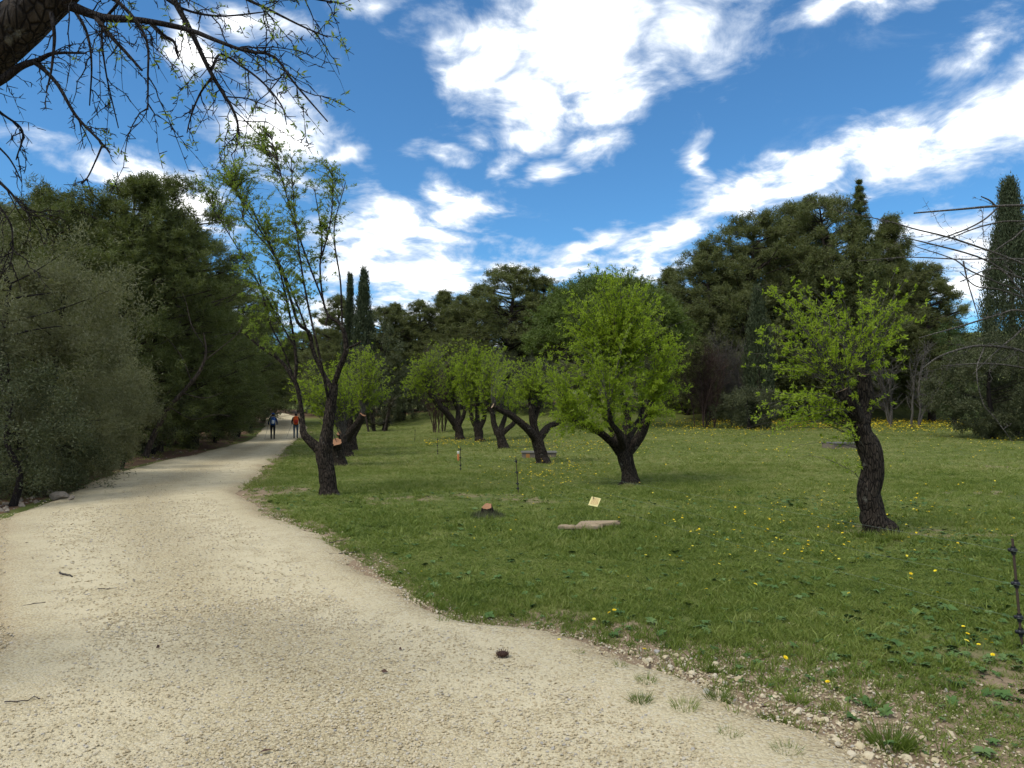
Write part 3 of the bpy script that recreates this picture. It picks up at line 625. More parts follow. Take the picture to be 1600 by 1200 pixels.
# broad bright tree in the middle of the lawn
b = G(985, 757)
almond('almond_tree', 'broad dense bright green almond tree in the middle of the lawn', b, b[1], [
    dict(p=[(985, 757, 0, 17), (980, 725, 0, 14.5), (974, 705, 0, 16), (972, 690, 0, 14)], root=1, K=24),
    dict(p=[(970, 706, 0, 12), (955, 690, -.2, 8), (938, 676, -.4, 7), (915, 666, -.5, 5), (895, 655, -.5, 3)]),
    dict(p=[(976, 700, 0, 12), (978, 675, 0, 9), (980, 650, .2, 7), (972, 620, .3, 5), (968, 590, .3, 4)], **{'from': .3}),
    dict(p=[(982, 704, 0, 12), (1000, 680, 0, 10), (1012, 655, 0, 9), (1016, 640, 0, 9), (1018, 626, 0, 8)], cut=1, **{'from': .3}),
    dict(p=[(978, 700, 0, 10), (985, 678, .6, 8), (1000, 655, 1.0, 6), (1005, 630, 1.2, 4)]),
    dict(p=[(972, 702, 0, 10), (960, 676, .7, 8), (945, 650, 1.0, 5), (935, 625, 1.2, 4)]),
    dict(p=[(974, 703, 0, 9), (968, 680, -.7, 7), (955, 660, -1.0, 5), (952, 640, -1.2, 4)])],
    [(965, 555, 122, 118, 0), (962, 488, 92, 76, 0), (878, 588, 50, 70, 0, 1, .9), (1048, 576, 44, 76, 0, 1, .9), (968, 445, 50, 36, 0, .9, .7), (885, 662, 48, 36, -.3, .9, 1.6), (965, 635, 100, 45, 0, 1, 1.1)],
    980, 97000, .069, 2, 'almond_leaf', 'grey_twig', .0072, 3, .3, .42, 6, lo=.08, sideL=.26, lpw=.85, shell=.3, thick=.76)

# right tree, pollarded, crooked trunk
b = G(1374, 836)
almond('almond_tree', 'crooked pollarded almond tree with sparse bright shoots near the right edge', b, b[1], [
    dict(p=[(1373, 836, 0, 25), (1364, 800, 0, 19), (1358, 768, 0, 18.5), (1363, 735, 0, 18), (1360, 705, 0, 19), (1348, 680, 0, 16), (1342, 655, 0, 15)], root=1, src=1, K=40, **{'from': .35}),
    dict(p=[(1343, 660, 0, 14), (1330, 632, -.1, 12.5), (1316, 610, -.1, 12)], cut=1, K=12, **{'from': .5}),
    dict(p=[(1346, 662, 0, 13), (1352, 635, .1, 13), (1352, 610, .1, 13), (1350, 586, .1, 11.5)], cut=1, K=14, **{'from': .6})],
    [(1312, 505, 120, 92, 0), (1222, 448, 34, 40, 0, 1, 1.3), (1280, 428, 16, 44, 0, 1, 1.8), (1408, 476, 36, 66, 0, 1, 1.2), (1225, 620, 50, 35, -.3, 1, .9), (1290, 600, 60, 45, 0), (1410, 600, 26, 50, 0, 1, .6), (1250, 676, 85, 46, -.2, 1, .7), (1195, 555, 36, 60, 0, 1, .8), (1210, 640, 46, 50, -.3, 1, .8)],
    200, 11500, .056, 3, 'almond_leaf', 'grey_twig', .0058, 5, .5, .22, 6, lo=.46, sideL=.17, cutmat='pale_cut', wig=.12, thick=.90)

# pollards behind
b = G(848, 724)
almond('almond_tree', 'pollarded almond tree with a sawn limb reaching left beside the stone trough', b, b[1], [
    dict(p=[(849, 724, 0, 13), (843, 700, 0, 11), (838, 682, 0, 12)], root=1),
    dict(p=[(838, 688, 0, 9), (822, 668, -.3, 8), (800, 650, -.5, 6.5), (785, 642, -.6, 5.5), (770, 634, -.7, 5)], cut=1),
    dict(p=[(838, 686, 0, 10), (834, 662, 0, 8), (831, 645, 0, 7), (830, 628, 0, 6)], cut=1),
    dict(p=[(834, 660, 0, 6), (838, 648, .1, 5), (842, 636, .1, 4)], cut=1, K=8),
    dict(p=[(842, 686, 0, 9), (856, 668, .3, 7), (872, 660, .5, 5), (890, 652, .6, 4)], cut=1)],
    [(822, 592, 50, 44, 0), (850, 600, 48, 46, .2), (800, 610, 34, 30, -.3)], 330, 11000, .075, 4, 'almond_leaf', 'grey_twig', .009, 3, .5, .45, 5, cutmat='pale_cut', thick=.76)
b = G(786, 701)
almond('almond_tree', 'pollarded almond tree with three upright black limbs in the middle row', b, b[1], [
    dict(p=[(787, 701, 0, 10), (783, 684, 0, 9), (779, 673, 0, 10)], root=1),
    dict(p=[(778, 678, 0, 7), (772, 662, 0, 6), (769, 645, 0, 5), (760, 632, 0, 4)], cut=1), dict(p=[(781, 676, 0, 7), (785, 664, .3, 5.5), (790, 650, .4, 4.5)], cut=1),
    dict(p=[(783, 678, 0, 6), (795, 668, 0, 5), (803, 660, 0, 4.5), (803, 648, 0, 4)], cut=1)],
    [(780, 594, 48, 58, 0), (802, 602, 38, 46, 0)], 320, 11500, .09, 5, 'almond_leaf', 'grey_twig', .011, 3, .4, .5, 5, cutmat='pale_cut', thick=.76)
b = G(749, 690)
almond('almond_tree', 'dense bright green almond tree with a short stout trunk, behind the middle row', b, b[1], [
    dict(p=[(750, 690, 0, 8), (748, 676, 0, 7.5), (747, 668, 0, 8)], root=1), dict(p=[(746, 670, 0, 5), (738, 655, 0, 4), (735, 640, 0, 3)]), dict(p=[(749, 670, 0, 5), (756, 655, 0, 4), (758, 640, 0, 3)]), dict(p=[(748, 670, 0, 5), (746, 650, .6, 4), (746, 630, .7, 3)])],
    [(748, 588, 50, 66, 0), (735, 556, 32, 38, 0), (768, 568, 36, 40, 0), (735, 640, 28, 26, 0, 1, .6)], 480, 24000, .12, 6, 'almond_leaf', 'grey_twig', .011, 3, .3, .4, 6, lo=.15)
b = G(719, 687)
almond('almond_tree', 'leaning almond tree with a spreading green crown, farthest left of the middle row', b, b[1], [
    dict(p=[(719, 687, 0, 8), (717, 672, 0, 7), (712, 664, 0, 7)], root=1), dict(p=[(713, 666, 0, 6), (698, 645, -.3, 5.5), (684, 630, -.5, 5), (670, 612, -.6, 3.5)]), dict(p=[(714, 664, 0, 5), (716, 645, .5, 4), (708, 620, .7, 3)]), dict(p=[(716, 666, 0, 5), (724, 650, 0, 3.5), (728, 635, 0, 3)])],
    [(670, 586, 52, 46, 0), (690, 556, 38, 32, 0), (715, 600, 20, 36, 0), (640, 605, 20, 24, 0, 1, .7), (690, 620, 40, 24, 0, 1, .5)], 420, 15000, .11, 7, 'almond_leaf', 'grey_twig', .012, 4, .4, .3, 5)
# pollards along the path, behind the left tree
b = G(531, 728)
almond('almond_tree', 'sawn-off almond trunk with an orange cut face, just behind the tall left tree', b, b[1], [
    dict(p=[(531, 728, 0, 12), (529, 712, 0, 10.5), (528, 700, -.05, 10), (526, 690, -.25, 9)], root=1, cut=1, src=1, K=14, **{'from': .7}), dict(p=[(532, 704, .1, 7), (537, 690, .2, 6), (538, 680, .2, 5)])],
    [(500, 600, 52, 55, .5), (470, 610, 30, 40, .4, 1, .8), (540, 560, 24, 26, .4, 1, .6)], 190, 9000, .085, 8, 'almond_leaf', 'grey_twig', .009, 3, .3, .4, 5, group='pollarded almond row by the path')
b = G(543, 713)
almond('almond_tree', 'pollarded almond with a long sawn limb slanting right, second behind the tall left tree', b, b[1], [
    dict(p=[(543, 713, 0, 10), (541, 698, 0, 9), (539, 688, 0, 9)], root=1), dict(p=[(540, 692, 0, 7), (551, 672, -.2, 6.5), (560, 660, -.3, 6), (567, 648, -.4, 5.5)], cut=1), dict(p=[(538, 692, 0, 5), (533, 682, -.2, 4.5), (530, 677, -.3, 4.5)], cut=1), dict(p=[(540, 690, 0, 5), (545, 672, .3, 4), (550, 655, .3, 3)])],
    [(588, 595, 34, 48, 0), (572, 560, 22, 30, 0), (545, 610, 34, 40, .3)], 260, 11500, .085, 9, 'almond_leaf', 'grey_twig', .010, 3, .4, .5, 5, group='pollarded almond row by the path')
b = G(552, 704)
almond('almond_tree', 'third pollarded almond of the path row, half hidden behind the slanting limb', b, b[1], [
    dict(p=[(553, 704, 0, 8), (551, 690, 0, 7), (549, 680, 0, 7)], root=1), dict(p=[(549, 684, 0, 5), (544, 665, 0, 4), (540, 650, 0, 3)]), dict(p=[(551, 684, 0, 5), (560, 668, 0, 4), (568, 655, 0, 3)])],
    [(560, 585, 40, 46, 0), (520, 600, 34, 40, 0)], 230, 9000, .10, 10, 'almond_leaf', 'grey_twig', .011, 3, .4, .5, 5, group='pollarded almond row by the path')
b = G(1072, 656)
almond('almond_tree', 'small green almond with a curved dark stem, behind the right side of the broad tree', b, b[1], [
    dict(p=[(1070, 656, 0, 5), (1076, 644, 0, 4.5), (1084, 632, 0, 4)], root=1, src=1), dict(p=[(1072, 652, 0, 4), (1066, 636, 0, 3), (1062, 620, 0, 2)]), dict(p=[(1084, 634, 0, 4), (1094, 622, 0, 3), (1098, 610, 0, 2)])],
    [(1062, 612, 28, 34, 0), (1072, 580, 20, 28, 0)], 150, 7000, .13, 11, 'almond_leaf', 'red_twig', .016, 3, .3, .4, 5)

# ------------------------------------------------------------------ trees overhanging from outside the frame
def overhang(name, label, base, trunk_to, trunk_r, branches, D, seed, bark, twig, leafmat, nleaf, ntw, leafzone=None, twL=(.15, .5), droop=-.25, leafL=.045, group=None, twr=.0042, thin=1.0):
    rng = np.random.default_rng(seed); base = np.array(base, float); root = empty(name, base, label, 'tree', group); mb = MB(); S = D / FPX
    limb(mb, [base * 0 + [0, 0, -.1]] + [np.array(q) - base for q in trunk_to], trunk_r, rng, K=40, S=18); mb.build('trunk', M[bark], root)
    tw = MB(); CC = []
    for br in branches:
        p, r = limb(tw, [P(q[0], q[1], D + q[2]) - base for q in br], [q[3] * S * thin for q in br], rng, K=24, S=8, rough=.06); CC.append(p)
    C = np.stack(CC); Ls = np.linalg.norm(np.diff(C, axis=1), axis=2).sum(1)
    q, tg, i, u = along(rng, C, ntw, .05, 1, 1, Ls); n = len(q); d = nrm(tg * .7 + rand_dir(rng, n) * np.array([.8, .6, .8]) + np.array([0, 0, droop * .5])); ln = rng.uniform(*twL, n) * np.clip(Ls[i], .3, 1.2)
    t = np.linspace(0, 1, 8)[None, :, None]; T2 = q[:, None] + d[:, None] * ln[:, None, None] * t + np.array([0, 0, droop]) * t ** 2 * ln[:, None, None]
    T2[:, 1:] += np.cumsum(rng.normal(0, 1, (n, 7, 3)), axis=1) * (.035 * ln)[:, None, None]; tw.add(*tubes(T2, twr * rng.uniform(.6, 1.2, n)[:, None] * np.linspace(1, .35, 8)[None], 5))
    m = ntw * 9; q, tg, i, u = along(rng, T2, m, .1, 1, 1, ln); d = nrm(tg * .4 + rand_dir(rng, m)); ln2 = rng.uniform(.012, .05, m)     # spurs
    tw.add(*tubes(np.stack([q, q + d * ln2[:, None] * .5, q + d * ln2[:, None]], 1), np.tile([[.0024, .0019, .0014]], (m, 1)), 4))
    tw.build('branches', M[twig], root)
    if nleaf:
        q, tg, i, u = along(rng, T2, nleaf * 3, .2, 1, .7, ln); w = q + base; sx = 800 + w[:, 0] / w[:, 1] * FPX
        k = rng.uniform(0, 1, len(q)) < leafzone(sx); q, tg = q[k][:nleaf // 5], tg[k][:nleaf // 5]
        q = np.repeat(q, 6, 0); tg = np.repeat(tg, 6, 0); n = len(q); Lf = leafL * rng.uniform(.5, 1.2, n); lf = MB()
        leaves(lf, q + rng.normal(0, .006, (n, 3)), tg * .4 + rand_dir(rng, n) + np.array([0, 0, .25]), Lf, Lf * rng.uniform(.24, .34, n), rng); tag(lf.build('leaves', M[leafmat], root, smooth=False), kind='stuff')
    return root
DL = 3.5
hub = P(45, 25, DL)
overhang('almond_tree', 'old almond tree overhanging the top left corner with dark drooping twigs', ground(-4.6, 3.7), [P(-560, 560, 3.7), P(-420, 330, 3.65), P(-180, 175, 3.6), P(-40, 85, 3.5), P(45, 25, DL), P(110, -30, DL), P(230, -120, DL)], [.28, .22, .18, .15, .12, .098, .08, .05], [
    [(95, 0, 0, 14), (125, 15, 0, 10), (165, 28, 0, 7.5), (215, 31, -.1, 6), (290, 45, -.1, 5), (345, 66, -.2, 3.6), (385, 80, -.2, 3), (428, 88, -.2, 2.4), (458, 128, -.2, 2), (512, 190, -.2, 1.2)],
    [(230, -80, 0, 8), (272, 0, 0, 6), (300, 52, 0, 5), (325, 105, 0, 4), (345, 140, 0, 3.4), (362, 168, 0, 3), (372, 196, 0, 2), (368, 226, 0, 1.4)],
    [(332, 120, 0, 2.6), (315, 142, .1, 2), (303, 168, .1, 1.8), (296, 190, .1, 1.4), (292, 208, .1, 1)],
    [(-60, 160, 0, 9), (0, 126, 0, 8), (32, 104, 0, 7), (60, 94, 0, 5), (85, 83, 0, 3.4), (135, 83, 0, 1.8)],
    [(52, 96, 0, 5), (72, 112, 0, 4), (92, 135, 0, 3.5), (118, 180, 0, 3), (150, 214, 0, 2.4), (172, 238, 0, 1.6)],
    [(160, 226, 0, 2), (150, 250, 0, 1.6), (138, 275, 0, 1.3), (128, 288, 0, 1)],
    [(150, 28, 0, 5), (172, 55, -.1, 4), (195, 80, -.1, 3.2), (222, 110, -.1, 2)],
    [(232, 33, 0, 4.5), (255, 55, .2, 4), (272, 66, .2, 3), (278, 88, .2, 2)],
    [(330, 110, 0, 3), (345, 85, .2, 2.6), (380, 105, .2, 2.4), (412, 130, .2, 2), (440, 165, .2, 1.6), (448, 195, .2, 1.1)],
    [(300, -60, 0, 5), (370, -10, 0, 3.5), (420, 15, 0, 2.6), (470, 40, 0, 2), (512, 58, 0, 1.2)],
    [(360, -80, .1, 5), (430, -30, .1, 3.2), (480, -5, .1, 2.2), (538, 6, .1, 1.2)],
    [(-50, 130, .2, 5), (0, 175, .2, 2.6), (35, 205, .2, 2), (25, 250, .2, 1.2)],
    [(-60, 180, .1, 4), (0, 232, .1, 2), (20, 256, .1, 1.6), (34, 285, .1, 1)],
    [(-90, 200, .1, 5), (0, 285, .1, 3), (20, 305, .1, 2.4), (38, 328, .1, 1.8), (50, 332, .1, 1)],
    [(-90, 230, .1, 4), (5, 330, .1, 2), (20, 380, .1, 1.6), (15, 420, .1, 1)],
    [(100, 0, -.2, 6), (150, -10, -.3, 5), (190, 8, -.3, 3.6), (228, 60, -.3, 2.4), (231, 120, -.3, 1.8), (231, 172, -.3, 1.2)],
    [(80, 20, -.2, 4), (85, 60, -.2, 3), (80, 110, -.2, 2), (72, 145, -.2, 1.2)], [(110, 5, .2, 4), (135, 50, .2, 3), (143, 100, .2, 2), (140, 165, .2, 1.2)],
    [(150, -20, .2, 5), (185, 0, .2, 3.5), (160, 40, .2, 2.6), (165, 110, .2, 1.8), (185, 200, .2, 1.1)],
    [(200, -60, .2, 5), (250, -10, .2, 3.5), (290, 15, .2, 2.8), (345, 25, .2, 2), (420, 18, .2, 1.2)]],
    DL, 41, 'almond_bark', 'dark_twig', 'almond_leaf_dull', 800, 190, lambda sx: np.clip((sx - 60) / 420, .06, 1), (.12, .42), -.30, .034, 'almond trees of the old orchard', thin=.8, twr=.0034)
overhang('bare_tree', 'leafless grey tree reaching in from the right edge', ground(7.6, 6.6), [P(2060, 560, 6.6), P(2030, 480, 6.6), P(1990, 400, 6.6), P(1960, 300, 6.6)], [.14, .12, .10, .09, .06], [
    [(2000, 420, 0, 9), (1760, 322, 0, 5), (1600, 321, 0, 3.6), (1545, 323, 0, 3), (1500, 327, 0, 2.6), (1428, 333, 0, 1.8)], [(1556, 322, 0, 2.4), (1546, 313, 0, 2), (1533, 307, 0, 1.4)],
    [(1560, 324, 0, 2.2), (1535, 345, 0, 2), (1500, 362, 0, 1.8), (1450, 378, 0, 1.2)], [(2000, 430, 0, 8), (1760, 360, .3, 4), (1600, 346, .3, 2.4), (1540, 352, .3, 2), (1475, 376, .3, 1.2)],
    [(1990, 440, 0, 9), (1740, 460, -.2, 5), (1600, 412, -.2, 2.8), (1540, 390, -.2, 2.4), (1480, 370, -.2, 2.2), (1430, 358, -.2, 1.8), (1385, 345, -.2, 1.4), (1310, 330, -.2, .9)],
    [(1990, 450, 0, 8), (1740, 470, .1, 4), (1600, 436, .1, 2.4), (1530, 402, .1, 2.2), (1450, 380, .1, 1.8), (1403, 369, .1, 1)],
    [(1990, 455, 0, 8), (1720, 480, .2, 4), (1600, 455, .2, 2.2), (1520, 425, .2, 2), (1490, 405, .2, 1.6), (1430, 385, .2, 1)], [(1990, 460, 0, 8), (1720, 420, .4, 4), (1600, 405, .4, 2.2), (1500, 405, .4, 1.8), (1420, 402, .4, 1.4), (1340, 408, .4, .8)],
    [(1990, 470, 0, 8), (1720, 520, 0, 4.5), (1600, 486, 0, 2.6), (1560, 492, 0, 2.2), (1500, 510, 0, 2), (1436, 528, 0, 1)], [(1505, 408, .2, 2), (1512, 440, .2, 1.8), (1521, 470, .2, 1.4), (1530, 500, .2, .9)],
    [(2010, 500, 0, 9), (1720, 590, .1, 5), (1600, 549, .1, 3.4), (1550, 541, .1, 3), (1515, 542, .1, 2.6), (1470, 556, .1, 2.2), (1440, 576, .1, 1.5)], [(1538, 542, .1, 1.8), (1526, 580, 0, 1.5), (1536, 630, 0, 1.2), (1552, 650, 0, 1.2), (1582, 690, 0, .8)],
    [(2010, 505, 0, 8), (1720, 600, .4, 4), (1600, 575, .4, 2.2), (1540, 568, .4, 2), (1470, 572, .4, 1)], [(1600, 465, .2, 2.4), (1560, 452, .2, 2), (1525, 447, .2, 1.8), (1500, 425, .2, 1.2)], [(1720, 560, .1, 4), (1620, 510, .1, 2.4), (1580, 530, .1, 2), (1545, 560, .1, 1.4), (1520, 585, .1, .9)],
    [(1720, 430, .2, 4), (1620, 360, .2, 2.4), (1580, 375, .2, 2), (1540, 402, .2, 1.4)], [(1720, 440, -.2, 4), (1620, 470, -.2, 2.2), (1560, 420, -.2, 1.8), (1500, 440, -.2, 1.2)]],
    6.6, 43, 'pine_bark', 'grey_twig', None, 0, 90, None, (.10, .40), -.02, twr=.0026, thin=.62)

# ------------------------------------------------------------------ clump trees: pines, olives, oaks, shrubs
def clump_tree(name, seed, trunk, trad, centers, crad, tufts, per, L, Wd, leafmat, barkmat, needle=True, flat=.7, up=.5, spread=.55, tuftlen=.22, label='', cat='tree', twigs=True, limb_r=.05, loc=(0, 0, 0), group=None, limbs_frac=.7, soft=.50):
    rng = np.random.default_rng(seed); root = empty(name, loc, label, cat, group); mb = MB()
    p, r = limb(mb, trunk, trad, rng, K=30, S=12); K = len(centers); centers = np.asarray(centers, float); crad = np.broadcast_to(crad, K)
    zt = np.clip(centers[:, 2] - .35 * np.linalg.norm(centers[:, :2] - p[-1, :2], axis=1) * .9, p[3, 2], p[-1, 2]); j = np.abs(p[None, :, 2] - zt[:, None]).argmin(1); s = p[j]
    t = np.linspace(0, 1, 7)[None, :, None]; mid = (s + centers) / 2 + rng.normal(0, .2, (K, 3)) * np.linalg.norm(centers - s, axis=1)[:, None] * .5 - np.array([0, 0, .04]) * np.linalg.norm(centers - s, axis=1)[:, None]
    C = s[:, None] * (1 - t) ** 2 + 2 * mid[:, None] * t * (1 - t) + centers[:, None] * t ** 2; rr = np.minimum(limb_r * rng.uniform(.5, 1.2, K), r[j] * .7)
    lk = rng.uniform(0, 1, K) < limbs_frac
    if lk.any(): mb.add(*tubes(C[lk], rr[lk][:, None] * np.linspace(1, .3, 7)[None], 5))
    n = K * tufts; ci = np.repeat(np.arange(K), tufts); dr = rand_dir(rng, n); off = (dr * (rng.uniform(0, 1, n) ** .5)[:, None] * .45 + rng.normal(0, soft, (n, 3))) * crad[ci][:, None] * np.array([1, 1, flat]); tp = centers[ci] + off
    if twigs:
        m = rng.uniform(0, 1, n) < .3; a = C[ci, 5][m]; b_ = tp[m]; mb.add(*tubes(np.stack([a, (a + b_) / 2 + rng.normal(0, .05, b_.shape), b_], 1), np.tile([[limb_r * .25, limb_r * .16, limb_r * .08]], (m.sum(), 1)), 3))
    mb.build('trunk', M[barkmat], root)
    ax = nrm(off / crad[ci][:, None] + np.array([0, 0, up]) + rand_dir(rng, n) * .35); q = np.repeat(tp, per, 0); a = np.repeat(ax, per, 0); N = len(q); tl = tuftlen
    q = q + a * (rng.uniform(-.5, .5, N) * tl)[:, None] + rng.normal(0, tl * .22, (N, 3)); d = a * (1 - spread) + rand_dir(rng, N) * spread
    fr = np.repeat(rng.uniform(0, 1, n), per) * .55 + rng.uniform(0, .45, N); Ls = L * rng.uniform(.6, 1.25, N); lf = MB()
    if needle: needles(lf, q, d, Ls, Wd * rng.uniform(.7, 1.3, N), rng, fr)
    else: leaves(lf, q, d, Ls, Wd * rng.uniform(.7, 1.3, N), rng, fr)
    tag(lf.build('crown', M[leafmat], root, smooth=False), kind='stuff'); return root
def pine_centers(rng, H, R, n, base=.25, kind=0):
    t = base + (1 - base) * rng.uniform(0, 1, n) ** .95; s = (t - base) / (1 - base)
    if kind == 0: env = R * np.sqrt(np.clip(1.0 - s ** 2.3, .004, 1)) * (.55 + .45 * np.clip(s / .35, 0, 1))      # round-topped
    elif kind == 1: env = R * np.clip(1 - s ** 1.4, .02, 1) ** .7                                            # pointed
    else: env = R * np.sqrt(np.clip(1 - (2 * s - 1) ** 2, .1, 1))                                      # egg
    an = rng.uniform(0, 6.28, n); lob = 1 + .28 * np.sin(an * 3 + t * 9 + rng.uniform(0, 6)) + .15 * np.sin(an * 5 - t * 14); r = env * lob * rng.uniform(.25, 1, n) ** .5
    return np.c_[r * np.cos(an), r * np.sin(an), t * H]
PINES = {}
def pine_proto(key, seed, H, R, n, crad, tufts, per, L, Wd, leafmat, base, kind, lean, label, loc, **kw):
    rng = np.random.default_rng(seed); c = pine_centers(rng, H, R, n, base, kind); c[:, 0] += lean * (c[:, 2] / H) ** 1.5
    tr = [(0, 0, -.2), (lean * .1, 0, H * .25), (lean * .35, .1, H * .5), (lean * .7, 0, H * .75), (lean, 0, H * .96)]
    PINES[key] = (clump_tree('pine_tree', seed, tr, [H * .018, H * .015, H * .012, H * .008, H * .003], c, crad * rng.uniform(.6, 1.25, n) * np.clip(1.25 - c[:, 2] / H, .42, 1), tufts, per, L, Wd, leafmat, 'pine_bark', label=label, loc=loc, limb_r=H * .005, group='pines of the surrounding wood', **kw), H)
def ztop(px, py, D): return float(P(px, py, D)[2])
def place(key, px, py, D, label, rz, wide=1.0, group='pines of the surrounding wood', first=set()):
    root, H = PINES[key]; b = at_px(px, D); s = (ztop(px, py, D) - b[2]) / H
    if key not in first:
        first.add(key); root.location = b; root.rotation_euler = (0, 0, rz); root.scale = (s * wide, s * wide, s); root['label'] = label; return root
    return copy_tree(root, b, rz, (s * wide, s * wide, s), label, group)
pine_proto('near_a', 301, 10, 2.9, 235, .80, 14, 30, .16, .024, 'pine', .08, 0, .6, '', (0, 0, 0), tuftlen=.24)
pine_proto('near_b', 302, 10, 2.9, 235, .80, 14, 30, .16, .024, 'pine', .10, 2, -.5, '', (0, 0, 0), tuftlen=.24)
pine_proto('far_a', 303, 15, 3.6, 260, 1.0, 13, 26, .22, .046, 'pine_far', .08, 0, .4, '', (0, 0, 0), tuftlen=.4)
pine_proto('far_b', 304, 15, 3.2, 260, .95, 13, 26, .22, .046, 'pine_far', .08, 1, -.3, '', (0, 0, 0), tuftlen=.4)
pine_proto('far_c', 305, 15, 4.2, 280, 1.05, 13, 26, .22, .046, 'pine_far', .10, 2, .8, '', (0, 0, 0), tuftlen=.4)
ROWS = [
 ('near_a', 172, 284, 26, 'tall dark pine behind the grey-green olives, left of the path', .3, 1.0),
 ('near_b', 248, 290, 28.5, 'dark pine behind the slanting dead trunk, left of the path', 1.8, 1.0),
 ('near_a', 305, 362, 36, 'round-topped dark pine nearest the left tree, left of the path', 4.1, 1.05),
 ('near_b', 345, 440, 47, 'lower dark pine at the bend where the path narrows', 2.2, 1.1),
 ('near_b', 70, 300, 25, 'dark pine behind the leftmost olive', 5.0, 1.0),
 ('near_a', 20, 325, 31, 'pine at the far left edge, mostly hidden behind an olive', 2.9, 1.1),
 ('near_b', 120, 335, 35, 'pine deep in the left wood, showing between two taller pines', .9, 1.2),
 ('near_a', 290, 400, 33, 'shorter pine filling the gap between the two pines left of the path', 3.3, 1.1),
 ('far_a', 395, 490, 62, 'pine closing the view at the end of the path, left one', 0.4, 1.3),
 ('far_c', 468, 520, 82, 'pine closing the view at the end of the path, middle one', 1.4, 1.3),
 ('far_a', 510, 515, 86, 'pine closing the view at the end of the path, right one', 2.6, 1.3),
 ('far_a', 528, 462, 74, 'pine standing just left of the two dark cypresses', 2.0, .9),
 ('far_c', 592, 482, 76, 'pine standing close behind the thicker cypress, on its right', .7, .8),
 ('far_b', 622, 478, 80, 'slim pine just right of the two dark cypresses', .2, 1.15),
 ('far_a', 655, 470, 78, 'second pine right of the cypresses, in the back row', 1.9, 1.0),
 ('far_b', 692, 457, 80, 'pointed pine in the middle of the back row above the leaning almond', 4.4, 1.2),
 ('far_a', 728, 462, 76, 'round pine in the back row above the dense almond', 3.0, 1.0),
 ('far_c', 790, 420, 72, 'largest round-headed pine in the centre of the back row', .6, 1.25),
 ('far_a', 846, 436, 74, 'pine between the largest round-headed one and the umbrella pine', 5.3, 1.05),
 ('far_b', 1048, 424, 66, 'slim pine just right of the umbrella pine', 1.1, 1.0),
 ('far_a', 1078, 452, 63, 'low pine at the left end of the tall right-hand group', 2.3, .95),
 ('far_a', 1112, 380, 58, 'pine on the left shoulder of the tall right-hand group', 3.9, .85),
 ('far_c', 1165, 343, 59, 'broad pine in the left half of the tall right-hand group', 5.8, .85),
 ('far_a', 1240, 319, 61, 'tall pine in the middle of the right-hand group', .9, .85),
 ('far_c', 1306, 311, 58, 'tall pine just left of the pointed fir', 2.8, .75),
 ('far_b', 1392, 345, 63, 'pine just right of the pointed fir', 1.6, .9),
 ('far_a', 1456, 412, 58, 'rightmost pine of the right-hand group, lower than the rest', 3.2, .95),
 ('far_b', 1408, 398, 70, 'narrow pine showing between the fir and the rightmost pine', 5.2, 1.1),
]
for r in ROWS: place(*r[:6], r[6] * (1.22 if r[3] > 50 else 1.12))
for i, (px, py, D) in enumerate([(640, 505, 90), (705, 495, 92), (765, 475, 88), (830, 470, 92), (890, 470, 90), (1010, 470, 86), (1085, 480, 80), (1140, 425, 76), (1205, 395, 76), (1275, 385, 78), (1370, 410, 80), (1435, 470, 84), (335, 430, 58), (210, 345, 44), (60, 380, 42), (600, 520, 90)]):
    place('far_a' if i % 2 else 'far_c', px, py, D, 'pine deep in the wood, glimpsed behind the front row of trees', i * 1.3, 1.5)

# conical fir, umbrella pine
def fir():
    rng = np.random.default_rng(330); b = at_px(1350, 57); H = ztop(1350, 284, 57) - b[2]; n = 300; t = .2 + .8 * rng.uniform(0, 1, n) ** .8; t = np.minimum(np.round(t * 34) / 34 + rng.normal(0, .006, n), 1); an = rng.uniform(0, 6.28, n); r = 4.2 * (1.0 - t) ** .95 * rng.uniform(.35, 1.1, n)
    c = np.c_[r * np.cos(an), r * np.sin(an), t * H - .18 * r]
    clump_tree('fir_tree', 331, [(0, 0, -.2), (0, 0, H * .5), (0, 0, H * 1.0)], [.26, .15, .012], c, .5 * rng.uniform(.7, 1.2, n) * np.clip(1.9 - 1.82 * t, .08, 1), 8, 20, .17, .045, 'pine', 'pine_bark', flat=.35, up=.1, tuftlen=.3, label='pointed dark fir rising above the right-hand pines', loc=b)
fir()
def umbrella():
    rng = np.random.default_rng(340); D = 50; b = at_px(952, D); H = ztop(952, 404, D) - b[2]; n = 400; d = rand_dir(rng, n); d[:, 2] = np.abs(d[:, 2]) * 1.0 - .28; c = d * np.array([5.7, 5.2, 4.9]) * rng.uniform(.55, 1, n)[:, None] ** .4 + np.array([0, 0, H - 4.9])
    clump_tree('umbrella_pine', 341, [(0, 0, -.2), (.2, 0, H * .3), (0, 0, H * .55), (0, 0, H * .75)], [.3, .26, .2, .1], c, .7 * rng.uniform(.7, 1.2, n), 12, 20, .22, .055, 'stone_pine', 'pine_bark', flat=.75, up=.55, tuftlen=.3, label='round-headed green umbrella pine behind the broad almond tree', loc=b)
umbrella()

